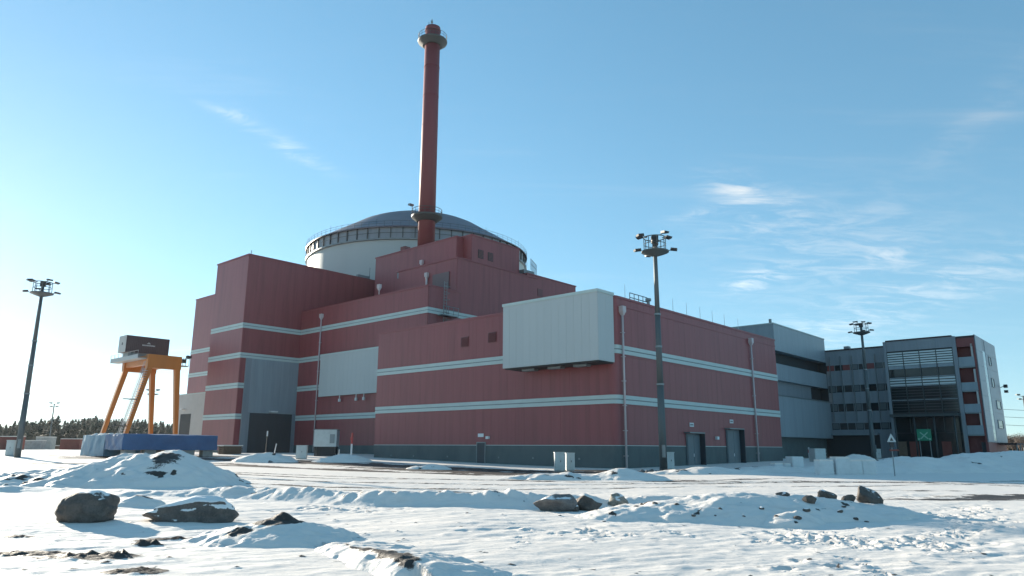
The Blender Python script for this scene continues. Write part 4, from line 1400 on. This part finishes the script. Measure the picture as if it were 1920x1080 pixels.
# ------------------------------------------------------------------ floodlight masts
def make_mast(label):
    t = thing('floodlight_mast', label, 'floodlight', (0, 0, 0), 0, 'tall floodlight masts round the yard')
    Ht = 18.5
    MB().tube((0, 0, -0.4), (0, 0, 7), 0.33, 0.28, 14).tube((0, 0, 7.0), (0, 0, 13), 0.27, 0.225, 14).tube((0, 0, 13), (0, 0, Ht + 1.3), 0.215, 0.16, 14).obj('shaft', 'mast_steel', t, True)
    for z, r in ((7.0, 0.31), (13.0, 0.26), (10.2, 0.27)):
        MB().tube((0, 0, z - 0.08), (0, 0, z + 0.08), r + 0.015, n=14).obj('collar', 'steel', t)
    MB().box(-0.14, 0.14, -0.42, -0.32, 1.0, 2.0).obj('hatch', 'steel', t)
    pl = MB().lathe([(0.2, Ht - 0.35), (0.9, Ht - 0.1), (1.2, Ht + 0.02), (1.2, Ht + 0.12), (0.2, Ht + 0.12)], 20).obj('platform', 'mast_steel', t)
    mb = MB().ring(0.95, Ht + 1.35, 0.045, 20).ring(0.95, Ht + 0.75, 0.035, 20)
    for i in range(8):
        a = 2 * math.pi * i / 8
        mb.tube((0.95 * math.cos(a), 0.95 * math.sin(a), Ht + .1), (0.95 * math.cos(a), 0.95 * math.sin(a), Ht + 1.35), 0.035, n=4)
    mb.obj('railing', 'mast_steel', pl)
    MB().box(-0.28, 0.28, -0.28, 0.28, Ht + 0.9, Ht + 1.5).obj('winch_head', 'lamp_black', t)
    fl = None
    for a, z, r in ((20, 1.55, 1.25), (75, 1.5, 1.2), (150, 1.6, 1.25), (195, 1.5, 1.25), (300, 1.55, 1.2), (345, 0.2, 1.5), (190, 0.15, 1.5), (100, 0.2, 1.45), (260, 0.35, 1.3)):
        a = R_(a)
        c_, s_ = math.cos(a), math.sin(a)
        if fl is None:
            m1 = MB()
            m1.add([(-.12, -.24, .12), (-.12, .24, .12), (.42, .28, .02), (.42, -.28, .02), (-.18, -.2, -.06), (-.18, .2, -.06), (.36, .24, -.14), (.36, -.24, -.14)],
                   [(0, 3, 2, 1), (4, 5, 6, 7), (0, 1, 5, 4), (1, 2, 6, 5), (2, 3, 7, 6), (3, 0, 4, 7)])
            fl = m1.mesh('floodlight', 'lamp_black')
            arm = MB().tube((-0.55, 0, -0.12), (0.0, 0, -0.03), 0.04, n=5).mesh('arm', 'mast_steel')
        o = link('floodlight', fl, t, (r * c_, r * s_, Ht + z))
        o.rotation_euler = (0, 0, a)
        link('arm', arm, o, (0, 0, 0))
    return t


m0 = make_mast('near floodlight mast standing before the white downpipe of the red block')
m0.location = (12.55, 61.05, 0.08)
m1_ = copy_tree(m0)
m1_['label'] = 'floodlight mast rising from the open yard beside the pine wood'
m1_.location = (-54.65, 81.9, float(land(-54.65, 81.9)))
m1_.rotation_euler = (0, 0, 0.5)
m2_ = copy_tree(m0)
m2_['label'] = 'floodlight mast standing in front of the office windows'
m2_.location = (52.8, 107.5, float(land(52.8, 107.5)))
m2_.rotation_euler = (0, 0, 1.1)
for lab, px, top, Y in (('slim distant mast seen between the crane legs', 287, 733, 150), ('small distant lamp mast above the pine wood', 102, 757, 190), ('lone tall mast at the far side of the office', 1918, 742, 150)):
    p = at_depth(px, top, Y)
    g = float(land(p.x, Y))
    mb = MB().tube((0, 0, -0.3), (0, 0, p.z - g), 0.2, 0.13, 8)
    for k in (-1, 1):
        mb.bar((0, 0, p.z - g - 0.2), (1.1 * k, 0.1, p.z - g + 0.1), 0.08)
        mb.box(1.0 * k - 0.35, 1.0 * k + 0.35, -0.2, 0.3, p.z - g + 0.1, p.z - g + 0.35)
        mb.box(0.8 * k - 0.3, 0.8 * k + 0.3, -0.2, 0.3, p.z - g - 0.75, p.z - g - 0.55)
    mb.bar((-0.9, 0, p.z - g - 0.8), (0.9, 0, p.z - g - 0.8), 0.08)
    o = mb.obj('distant_mast', 'mast_steel', None, False, (p.x, Y, g))
    tag(o, lab, 'floodlight', 'slim distant masts')

# ------------------------------------------------------------------ gantry crane
CW, CL, CHh = 8.3, 9.4, 13.8
pn = at_depth(227, 812, 110)
cg = float(land(pn.x, 110))
CR = thing('gantry_crane', 'orange gantry crane with splayed legs carrying a brown machinery house', 'crane', (pn.x, pn.y, cg), BROT)
ztop = at_depth(275, 661, 110).z - cg          # top of the girders
tl = 2.35                                       # how far the legs lean in at the top, along u
top0, top1 = 3.0, CW - 1.1
for v0, nm in ((0.0, 'near'), (CL, 'far')):
    for ub, ut in ((0.0, top0), (CW, top1)):
        o = MB().bar((ub, v0, -0.2), (ut, v0, ztop - 1.6), 0.5, 0.5, 0.8, 0.8, side=(0, 1, 0)).obj('leg', 'crane_orange', CR)
        MB().box(ub - 0.5, ub + 0.5, v0 - 0.55, v0 + 0.55, -0.25, 0.7).obj('bogie', 'yellow_paint', o)
    MB().box(top0 - 0.5, top1 + 0.5, v0 - 0.45, v0 + 0.45, ztop - 2.1, ztop).obj('end_girder', 'crane_orange', CR)
for u0 in (top0 + 0.1, top1 - 0.1):
    MB().box(u0 - 0.35, u0 + 0.35, 0.46, CL - 0.46, ztop - 1.5, ztop - 0.1).obj('main_girder', 'crane_orange', CR)
for ub in (0.0, CW):
    MB().box(ub - 0.25, ub + 0.25, 0.5, CL - 0.5, 0.5, 1.0).obj('sill_beam', 'crane_orange', CR)
wk = MB().box(top0 - 1.9, top0 - 0.55, 0.1, CL + 1.8, ztop - 0.75, ztop - 0.6).box(top0 - 1.9, top0 - 1.85, 0.1, CL + 1.8, ztop - 0.6, ztop - 0.1).obj('walkway', 'crane_grey', CR)
mb = MB()
for k in range(8):
    v0 = 0.15 + k * (CL + 1.6) / 7
    mb.tube((top0 - 1.88, v0, ztop - 0.6), (top0 - 1.88, v0, ztop + 0.5), 0.035, n=4)
mb.tube((top0 - 1.88, 0.1, ztop + 0.5), (top0 - 1.88, CL + 1.8, ztop + 0.5), 0.035, n=4)
mb.obj('walkway_railing', 'crane_grey', wk)
# stair up the leaning leg
st = MB()
for k in range(34):
    f = k / 34
    u0 = -0.75 + (top0) * f
    st.box(u0 - 0.3, u0 + 0.3, -1.0, -0.5, 0.2 + (ztop - 2.5) * f, 0.25 + (ztop - 2.5) * f)
for vv in (-1.0, -0.5):
    st.bar((-1.05, vv, 0.2), (-1.05 + top0, vv, ztop - 2.3), 0.07)
    st.bar((-1.05, vv, 1.3), (-1.05 + top0, vv, ztop - 1.2), 0.05)
sto = st.obj('stair', 'crane_grey', CR)
for f in (0.3, 0.62):
    MB().box(-2.4 + top0 * f, -0.6 + top0 * f, -1.15, -0.4, (ztop - 2.4) * f, (ztop - 2.4) * f + 0.12).obj('stair_landing', 'lamp_black', sto)
MB().box(top1 + 0.55, top1 + 1.6, -0.6, 0.6, ztop - 1.5, ztop - 1.35).obj('service_platform', 'crane_grey', CR)
mb = MB()
for a, b in ((0.6, -0.6), (1.6, -0.6), (1.6, 0.6)):
    mb.tube((top1 + a, b, ztop - 1.35), (top1 + a, b, ztop - 0.2), 0.04, n=4)
mb.bar((top1 + 0.6, -0.6, ztop - 0.2), (top1 + 1.6, -0.6, ztop - 0.2), 0.05).bar((top1 + 1.6, -0.6, ztop - 0.2), (top1 + 1.6, 0.6, ztop - 0.2), 0.05)
mb.bar((top1 + 0.8, 0, ztop - 0.8), (top1 + 1.7, 0, ztop + 0.3), 0.1).box(top1 + 1.4, top1 + 2.1, -0.3, 0.3, ztop - 0.1, ztop + 0.35).box(top1 + 0.7, top1 + 1.3, -0.3, 0.3, ztop - 0.9, ztop - 0.3)
mb.obj('floodlight', 'lamp_black', CR)
# machinery house: straddles the girders, long side along u
hv0 = 4.0
hu0, hu1 = top0 - 2.4, top1 + 0.1
MB().box(hu0 + 0.6, hu1 - 0.4, hv0 + 0.3, hv0 + 2.4, ztop - 0.1, ztop + 0.55).obj('trolley_frame', 'steel', CR)
hs = MB().box(hu0, hu1, hv0, hv0 + 2.9, ztop + 0.55, ztop + 3.2).obj('machinery_house', 'container_brown', CR)
MB().box(hu0 - 0.04, hu0 - 0.001, hv0 - 0.02, hv0 + 2.92, ztop + 0.5, ztop + 3.2).obj('sunlit_end_wall', 'container_pale', hs)  # end wall coloured paler to stand for the light falling on it
MB().box(hu0 - 0.06, hu0 - 0.041, hv0 + 1.2, hv0 + 1.6, ztop + 1.7, ztop + 2.1).obj('end_vent', 'lamp_black', hs)
mb = MB()
n = 24
for k in range(n):
    u0 = hu0 + (hu1 - hu0) * k / n
    mb.box(u0 + 0.03, u0 + (hu1 - hu0) / n * 0.6, hv0 - 0.04, hv0 - 0.001, ztop + 0.7, ztop + 3.05)
mb.obj('wall_rib', 'container_brown', hs)
um = (hu0 + hu1) / 2 + 0.1
mb = MB()
wds = [0.10, 0.16, 0.12, 0.12, 0.16, 0.10, 0.14, 0.12, 0.12, 0.14, 0.10]
u0 = um - 1.0
for wd in wds:
    mb.box(u0, u0 + wd, hv0 - 0.06, hv0 - 0.041, ztop + 1.72, ztop + 1.92); u0 += wd + 0.06
mb.box(um - 0.28, um + 0.28, hv0 - 0.06, hv0 - 0.041, ztop + 2.08, ztop + 2.16).box(um - 0.12, um + 0.12, hv0 - 0.06, hv0 - 0.041, ztop + 2.18, ztop + 2.3)
mb.obj('lettering', 'lettering_pale', hs)
MB().tube((4.4, 4.4, ztop - 2.4), (4.4, 4.4, ztop - 0.1), 0.08, n=6).box(4.0, 4.8, 4.1, 4.7, ztop - 3.0, ztop - 2.4).obj('hoist', 'lamp_black', CR)

# ------------------------------------------------------------------ blue tarpaulin stack and yard clutter
bc = at_depth(228, 848, 80)
bg_ = float(land(bc.x, 80))


def tarp(name, label, m, org, L, Wd, z0, z1, seed, cat='tarpaulin'):
    n1, n2 = 26, 12
    mb = MB()
    def wr(a, b, s):
        return 0.16 * float(fbm(np.array(a * 0.9 + s), np.array(b * 0.9 + s), 3))
    ring = []
    for i in range(n1): ring.append((L * i / n1, 0.0))
    for i in range(n2): ring.append((L, Wd * i / n2))
    for i in range(n1): ring.append((L - L * i / n1, Wd))
    for i in range(n2): ring.append((0.0, Wd - Wd * i / n2))
    K = len(ring); lev = 6
    vs = []
    for k in range(lev + 1):
        f = k / lev
        for (a, b) in ring:
            o_ = wr(a + b, f * 2.4, seed) + 0.05 * (1 - f)
            cx, cy = a - L / 2, b - Wd / 2
            q = math.hypot(cx, cy)
            vs.append((a + o_ * cx / q, b + o_ * cy / q, z0 + (z1 - z0) * f + (0.10 * wr(a, b, seed + 5) / 0.16 if k in (0, lev) else 0)))
    fs = [(k * K + i, k * K + (i + 1) % K, (k + 1) * K + (i + 1) % K, (k + 1) * K + i) for k in range(lev) for i in range(K)]
    vs.append((L / 2, Wd / 2, z1 + 0.12))
    fs += [(lev * K + i, lev * K + (i + 1) % K, len(vs) - 1) for i in range(K)]
    mb.add(vs, fs)
    t = thing(name, label, cat, org, BROT)
    mb.obj('cover', m, t)
    return t


t1 = tarp('covered_stack', 'long stack of material under a blue tarpaulin on concrete blocks', 'blue_tarp', (bc.x, bc.y, bg_), 10.6, 5.0, bc.z - bg_ + 0.25, at_depth(228, 814, 80).z - bg_, 2.0)
for k in range(5):
    MB().box(0.3 + 2.2 * k, 1.5 + 2.2 * k, 0.2, 1.2, -0.2, bc.z - bg_ + 0.25).obj('support_block', 'concrete', t1)
q = bc + BV * 5.3
t2 = tarp('covered_stack', 'end of the tarpaulin stack with snow on top, coloured paler as its sunlit side', 'sunlit_blue_tarp', (q.x, q.y, bg_), 4.0, 7.2, 0.2, at_depth(228, 814, 80).z - bg_ - 0.05, 9.0)
mb = MB()
for k in range(26):
    a, b = random.uniform(0.2, 3.6), random.uniform(0.2, 6.6)
    mb.tube((a, b, 2.55), (a, b, 2.82), random.uniform(0.3, 0.7), 0.05, 7)
mb.obj('snow_cover', 'snow', t2)


def place(px, py):
    return ground_at(px, py)


def crate_stack(name, label, px, py, wd, dp, rows, m, cat, snowcap=True, rot=BROT, plank=0.16):
    p = place(px, py)
    t = thing(name, label, cat, p, rot)
    z = 0.0
    for k in range(rows):
        MB().box(0.1, wd - 0.1, 0.15, 0.3, z, z + 0.1).box(0.1, wd - 0.1, dp - 0.3, dp - 0.15, z, z + 0.1).obj('batten', 'wood', t)
        z += 0.10
        for j in range(max(2, int(dp / 0.5))):
            d0 = j * dp / max(2, int(dp / 0.5))
            MB().box(random.uniform(-0.1, 0.1), wd + random.uniform(-0.1, 0.1), d0 + 0.02, d0 + dp / max(2, int(dp / 0.5)) - 0.02, z, z + plank).obj('plank', m, t)
        z += plank
    if snowcap:
        MB().box(-0.05, wd + 0.05, -0.05, dp + 0.05, z, z + 0.14).obj('snow_cap', 'snow', t)
    return t


crate_stack('timber_stack', 'timber stack with a snow cap in front of the pale blue cover', 186, 852, 3.2, 1.6, 5, 'wood', 'timber')
crate_stack('timber_stack', 'low timber stack under snow before the blue tarpaulin', 262, 850, 3.4, 1.6, 5, 'wood', 'timber', rot=BROT - 0.3)
crate_stack('timber_stack', 'dark timber stack beside the tall tower wall', 418, 852, 2.6, 1.6, 4, 'wood', 'timber')
crate_stack('timber_stack', 'long flat timber stack beside the floodlight mast in the yard', 62, 842, 12, 1.4, 3, 'wood', 'timber', rot=0.05)
crate_stack('timber_stack', 'grey timber pile at the corner of the tall tower', 436, 848, 1.8, 1.4, 6, 'wood', 'timber')
p = place(195, 855)
t = thing('concrete_block', 'pale concrete block with a snow cap at the end of the pale blue cover', 'block', p, BROT)
MB().box(0, 1.8, 0, 1.4, -0.1, 1.5).obj('block_body', 'concrete', t)
MB().box(-0.1, 1.9, -0.1, 1.5, 1.5, 1.7).obj('snow_cap', 'snow', t)
# far containers on the left
for lab, px, py, Y, L, hgt, m in (('dark red container by the pine wood', 112, 836, 165, 4.2, 2.3, 'rust_red'), ('rust red container half hidden by the mast foot', -40, 838, 150, 7.5, 2.6, 'rust_red'), ('pale grey site cabin by the pine wood', 66, 834, 175, 3.4, 2.8, 'concrete'), ('long low pale container beside the cabin', 40, 836, 165, 4, 1.9, 'concrete')):
    p = at_depth(px, py, Y)
    t = thing('container', lab, 'container', (p.x, Y, float(land(p.x, Y))), 0.1)
    MB().box(0, L, 0, 2.4, 0, hgt).obj('container_body', m, t)
    mb = MB()
    for k in range(int(L / 0.35)):
        mb.box(0.1 + 0.35 * k, 0.28 + 0.35 * k, -0.05, -0.001, 0.15, hgt - 0.15)
    mb.obj('rib', m, t)
    MB().box(-0.02, L + 0.02, -0.06, 2.45, hgt, hgt + 0.14).obj('snow_cap', 'snow', t)


def cabinet(label, px, py, wd, ht, dp=0.5, rot=0.1, group=None, m='cabinet_paint'):
    p = place(px, py)
    t = thing('electrical_cabinet', label, 'cabinet', p, rot, group)
    MB().box(-wd / 2, wd / 2, 0, dp, 0.08, ht).obj('cabinet_body', m, t)
    MB().box(-wd / 2 + .04, -0.01, -0.03, -0.001, 0.14, ht - .08).obj('cabinet_door', m, t)
    d = MB().box(0.01, wd / 2 - .04, -0.03, -0.001, 0.14, ht - .08).obj('cabinet_door', m, t)
    MB().box(0.04, 0.08, -0.06, -0.031, ht * 0.5, ht * 0.5 + 0.14).obj('handle', 'lamp_black', d)
    MB().box(-wd / 2 - .03, wd / 2 + .03, -0.05, dp + .03, ht, ht + 0.06).obj('cabinet_lid', m, t)
    MB().box(-wd / 2 + .03, wd / 2 - .03, 0.03, dp - .03, -0.3, 0.08).obj('plinth', 'concrete', t)
    return t


cabinet('wider of the two pale cabinets in front of the red block', 1050, 884, 0.78, 1.42)
cabinet('narrower of the two pale cabinets in front of the red block', 1070, 883, 0.68, 1.36)
cabinet('pale cabinet at the foot of the near floodlight mast', 1258, 881, 0.66, 1.42)
cabinet('pale cabinet beside the dark gateway door', 564, 861, 1.15, 1.45, 0.6)
cabinet('white cabinet at the foot of the mast beside the pine wood', 16, 855, 0.85, 1.75)
cabinet('pale cabinet at the foot of the mast before the office', 1648, 860, 0.9, 1.4)

# raised plant box beside the gateway
p = at_depth(587, 850, 90)
p.z = float(land(p.x, p.y))
pz = at_depth(587, 806, 90).z - p.z
PB = thing('plant_box', 'grey metal plant box raised on a dark frame beside the gateway', 'plant box', p, BROT - 0.75)
MB().box(0, 2.7, 0, 2.4, pz - 2.0, pz).obj('plant_housing', 'cabinet_paint', PB)
MB().box(-0.05, 2.75, -0.05, 2.45, pz, pz + 0.1).obj('lid', 'steel', PB)
MB().box(1.9, 2.5, -0.03, -0.001, pz - 1.6, pz - 0.5).obj('access_panel', 'steel', PB)
for a in (0.1, 2.4):
    for b in (0.1, 2.1):
        MB().box(a, a + 0.2, b, b + 0.2, -0.2, pz - 2.0).obj('leg', 'lamp_black', PB)
MB().box(0.3, 2.4, 0.4, 2.0, -0.1, pz - 2.05).obj('under_frame', 'dark_recess', PB)


def post(name, label, px, py, ht, r, m, cat, bands=None, head=None, lean=(0, 0), group=None):
    p = place(px, py)
    t = thing(name, label, cat, p, 0, group)
    MB().tube((0, 0, -0.3), (lean[0], lean[1], ht), r, n=8).obj('post', m, t)
    if bands:
        for z0, z1, mm in bands:
            MB().tube((lean[0] * z0 / ht, lean[1] * z0 / ht, z0), (lean[0] * z1 / ht, lean[1] * z1 / ht, z1), r * 1.15, n=8).obj('band', mm, t)
    if head:
        head(t)
    return t


post('hydrant_post', 'red post with a pale lower half by the grey plant box', 658, 862, 2.9, 0.10, 'sign_pale', 'post', [(1.7, 2.9, 'red_paint')], lambda t: MB().box(-0.2, 0.12, -0.08, 0.08, 2.15, 2.4).obj('hose_arm', 'red_paint', t))
post('marker_post', 'thin dark post with a pale cap before the gateway door', 498, 858, 3.0, 0.07, 'lamp_black', 'post', [(2.4, 3.0, 'sign_pale')])
post('snow_stake', 'pale leaning snow stake stuck in a snow heap', 511, 862, 1.7, 0.06, 'sign_pale', 'stake', None, None, (0.3, 0))
post('marker_post', 'short pale stake on the snow heap by the plant box', 635, 862, 1.1, 0.05, 'sign_pale', 'stake')
post('marker_post', 'red and white marker post by the grey tank', 1518, 862, 1.6, 0.10, 'sign_pale', 'post', [(0.9, 1.3, 'red_paint')])
post('marker_post', 'small pale post before the office entrance', 1767, 858, 1.7, 0.08, 'sign_pale', 'post')


def sign_head(t):
    MB().add([(-0.32, -0.06, 2.32), (0.32, -0.06, 2.32), (0, -0.06, 2.9), (-0.32, -0.03, 2.32), (0.32, -0.03, 2.32), (0, -0.03, 2.9)], [(0, 1, 2), (5, 4, 3), (0, 3, 4, 1), (1, 4, 5, 2), (2, 5, 3, 0)]).obj('warning_triangle', 'cabinet_paint', t)
    MB().add([(-0.13, -0.065, 2.4), (0.13, -0.065, 2.4), (0, -0.065, 2.64)], [(0, 1, 2)]).obj('warning_mark', 'lamp_black', t)
    MB().box(-0.14, 0.14, -0.08, 0.0, 1.95, 2.28).obj('lower_plate', 'lamp_black', t)
    MB().box(-0.2, 0.45, -0.06, 0.02, 1.7, 1.82).obj('side_plate', 'rust_red', t)


p = place(1678, 893)
post('road_sign', 'triangular warning sign with a black plate in front of the snow bank', 1678, 893, 2.3, 0.04, 'steel', 'sign', None, sign_head)

# tanks, barriers and bags at the grey building
def block(name, label, px, py, L, dp, ht, m, cat, rot=0.0, cap=0.1, extra=None, group=None):
    p = place(px, py)
    t = thing(name, label, cat, p, rot, group)
    bv = 0.08
    MB().prism([(-L / 2 + bv, 0), (L / 2 - bv, 0), (L / 2, bv), (L / 2, dp - bv), (L / 2 - bv, dp), (-L / 2 + bv, dp), (-L / 2, dp - bv), (-L / 2, bv)], -0.2, ht).obj(name + '_body', m, t)
    if cap:
        MB().box(-L / 2 + .03, L / 2 - .03, .03, dp - .03, ht, ht + cap).obj('snow_cap', 'snow', t)
    mb = MB()
    for k in range(4):
        z = ht * (k + 0.5) / 4
        mb.box(-L / 2 - 0.02, L / 2 + 0.02, -0.03, -0.001, z, z + 0.05)
    mb.obj('rib', m, t)
    return t


block('water_tank', 'white cube tank with a frame beside the downpipe corner', 1498, 882, 1.1, 1.1, 1.15, 'white_plastic', 'tank', 0.2, 0.0)
block('grey_tank', 'grey upright tank behind the concrete blocks', 1540, 866, 1.5, 1.3, 1.55, 'cabinet_paint', 'tank', 0.2, 0.0)
block('plastic_bag', 'low white sack beside the cube tank', 1462, 883, 0.85, 0.7, 0.55, 'white_plastic', 'sack', 0.3)
block('plastic_bag', 'small white sack between the cube tank and the low sack', 1478, 882, 0.6, 0.6, 0.5, 'white_plastic', 'sack', 0.1)
for k, (px, lab) in enumerate(((1552, 'first pale concrete block of the row, next to the cube tank'), (1583, 'second pale concrete block of the row, under a snow cone'), (1606, 'third pale concrete block of the row'), (1632, 'last pale concrete block of the row, next to the road sign'))):
    block('barrier_block', lab, px, 890, 1.1, 0.9, 0.95 if k != 1 else 1.15, 'white_plastic', 'block', 0.1, 0.12, None, 'concrete blocks in a row')
# rubble beside the near mast
for k in range(10):
    p = place(1200 + 4.6 * k, 886 - (k % 3))
    boulder('rubble', 'broken stone in the rubble strip beside the near mast', 'rock_grey', (p.x, p.y, p.z), (random.uniform(.18, .34), random.uniform(.15, .25), random.uniform(.1, .2)), k, 200 + k, 0.45, 2, 0.1, None, 'rubble beside the near mast')


# ------------------------------------------------------------------ far trees
def conifer(seed, h, m='pine_needles', spread=0.2, bare_from=0.12):
    rr = random.Random(seed)
    tr = MB().tube((0, 0, -0.3), (0, 0, h * 0.95), h * 0.014, h * 0.003, 6)
    cr = MB()
    n = 300
    for i in range(n):
        f = bare_from + (1 - bare_from) * (i / n)
        r = h * spread * (1 - f) ** 0.75 * rr.uniform(0.35, 1.1) + 0.08
        a = rr.uniform(0, 6.283)
        z = h * f
        x, y = r * math.cos(a), r * math.sin(a)
        s = h * 0.075 * (1.2 - f) * rr.uniform(0.7, 1.5)
        tx, ty = -math.sin(a), math.cos(a)
        cr.add([(x * 0.2, y * 0.2, z + s * 0.5), (x + tx * s, y + ty * s, z - s * 0.4), (x * 1.25, y * 1.25, z - s * 0.75), (x - tx * s, y - ty * s, z - s * 0.35)], [(0, 1, 2), (0, 2, 3)])
    return tr.mesh('trunk', 'bark'), cr.mesh('crown', m)


def broadleaf(seed, h):
    rr = random.Random(seed)
    tr, cr = MB().tube((0, 0, -0.3), (0, 0, h * 0.5), h * 0.02, h * 0.012, 6), MB()
    for i in range(26):
        a = rr.uniform(0, 6.283)
        b = Vector((0, 0, h * rr.uniform(0.2, 0.5)))
        e = Vector((h * 0.28 * math.cos(a) * rr.uniform(.3, 1), h * 0.28 * math.sin(a) * rr.uniform(.3, 1), h * rr.uniform(0.6, 1.0)))
        tr.tube(b, e, h * 0.008, h * 0.002, 4)
        for j in range(26):
            c_ = b.lerp(e, rr.uniform(0.4, 1.05)) + Vector((rr.gauss(0, h * .05), rr.gauss(0, h * .05), rr.gauss(0, h * .05)))
            d = Vector((rr.gauss(0, 1), rr.gauss(0, 1), rr.gauss(0.6, 0.8))).normalized() * h * 0.06
            n_ = d.cross(Vector((rr.gauss(0, 1), rr.gauss(0, 1), rr.gauss(0, 1)))).normalized() * h * 0.008
            cr.add([c_ - n_, c_ + n_, c_ + d], [(0, 1, 2)])
    return tr.mesh('trunk', 'bark'), cr.mesh('crown', 'bare_twigs')


protos = [conifer(1, 14, spread=0.22), conifer(2, 12, spread=0.27), conifer(3, 15, spread=0.24, bare_from=0.2), conifer(4, 11, spread=0.30)]
bl = [broadleaf(5, 10), broadleaf(6, 11)]


def tree(kind, label, group, px, top_y, Y):
    p = at_depth(px, top_y, Y)
    g = float(land(p.x, Y))
    tm, cm = kind
    h = max(v.co.z for v in cm.vertices)
    s = max(0.2, (p.z - g) / h)
    t = thing('pine_tree' if kind in protos else 'bare_tree', label, 'tree', (p.x, Y, g), random.uniform(0, 6), group)
    k_ = s * random.uniform(1.1, 1.6)
    t.scale = (k_, k_, s)
    link('trunk', tm, t); link('crown', cm, t)
    return t


skyl = [(8, 797), (30, 792), (60, 790), (90, 786), (112, 781), (120, 790), (150, 787), (180, 782), (195, 786), (250, 788), (290, 790), (320, 792), (345, 797)]
for row, (Y, n, dy, sd) in enumerate(((320, 70, -2, 5), (290, 66, 4, 9), (250, 60, 12, 12))):
    for k in range(n):
        px = -30 + 380 * (k + random.uniform(-0.35, 0.35)) / n
        ty = np.interp(px, [a for a, _ in skyl], [b for _, b in skyl]) + dy + random.uniform(-sd * 0.4, sd)
        if 112 < px < 118: continue
        tree(random.choice(protos), 'dark conifer in the pine wood behind the crane', 'conifers of the wood behind the crane', px, ty, Y + random.uniform(-14, 14))
for k in range(34):
    px = 1880 + (62 * k / 15 if k < 15 else 66 + 330 * (k - 15) / 19) + random.uniform(-3, 3)
    tree(bl[k % 2], 'bare brown tree beyond the office gable', 'bare trees beyond the office', px, random.uniform(807, 818), 230 + random.uniform(-20, 20))
for k in range(20):
    px = 1884 + (50 * k / 8 if k < 8 else 56 + 330 * (k - 8) / 12) + random.uniform(-3, 3)
    tree(protos[k % 4], 'dark conifer behind the bare trees beyond the office', 'conifers beyond the office', px, random.uniform(815, 824), 270)

for k in range(44):
    tree(random.choice(protos), 'dark conifer in the pine wood behind the crane', 'conifers of the wood behind the crane', -40 - 360 * (k + random.random()) / 44, random.uniform(786, 806), 285 + random.uniform(-30, 30))

# the wood behind the camera, which the office glass mirrors
wood = MB()
rr = random.Random(5)
for k in range(60):
    a = R_(150 + 150 * k / 60.0)
    d = rr.uniform(95, 130)
    x, y, h = d * math.cos(a) * 1.3, d * math.sin(a), rr.uniform(11, 17)
    for j in range(4):
        z0 = h * (0.08 + 0.22 * j)
        wood.tube((x, y, z0), (x + rr.uniform(-.3, .3), y, z0 + h * 0.34), h * 0.2 * (1 - 0.2 * j), 0.05, 7)
    wood.tube((x, y, -0.3), (x, y, h * 0.2), 0.25, n=5)
o = wood.obj('pine_wood', 'pine_needles')
o['kind'] = 'stuff'
tag(o, 'dark pine wood on the far side of the yard behind the viewer', 'wood')


# ------------------------------------------------------------------ power lines
def wire(label, a, b, sag, r=0.035):
    mb = MB()
    n = 24
    pts = [a.lerp(b, i / n) + Vector((0, 0, -4 * sag * (i / n) * (1 - i / n))) for i in range(n + 1)]
    for p, q in zip(pts, pts[1:]):
        mb.tube(p - a, q - a, r, n=4, cap=False)
    tag(mb.obj('power_line', 'wire', None, False, a), label, 'power line', 'overhead power lines')


for y0 in (768, 782, 797):
    wire('thin overhead wire strung beyond the office gable', at_depth(1870, y0 - 1, 240), at_depth(2900, y0 + 12, 215), 1.5, 0.06)
for y0, y1 in ((768, 776), (772, 780)):
    wire('thin overhead wire above the pine wood', at_depth(-600, y0 - 8, 230), at_depth(360, y1 + 8, 330), 2.0, 0.06)

# ------------------------------------------------------------------ cold air that veils the distance
hz = MB().box(-1200, 1200, -900, 1200, -2.0, 90.0)
hm = bpy.data.materials.new('cold_air')
hm.use_nodes = True
ht = hm.node_tree
ht.nodes.clear()
pv = ht.nodes.new('ShaderNodeVolumePrincipled')
pv.inputs['Color'].default_value = (0.92, 0.96, 1.0, 1)
pv.inputs['Density'].default_value = 0.00005
pv.inputs['Anisotropy'].default_value = 0.4
ho = ht.nodes.new('ShaderNodeOutputMaterial')
ht.links.new(pv.outputs[0], ho.inputs['Volume'])
MATS['cold_air'] = hm
o = hz.obj('haze', 'cold_air')
o['kind'] = 'stuff'

# bunches of pieces too small to pick apart
for ob in bpy.data.objects:
    if ob.parent is not None and ob.name.split('.')[0] in ('slat', 'door_slat', 'rung', 'railing_post', 'pipe_bracket', 'socket_plate', 'wall_rib', 'rib', 'lettering', 'snow_cover'):
        ob['kind'] = 'stuff'
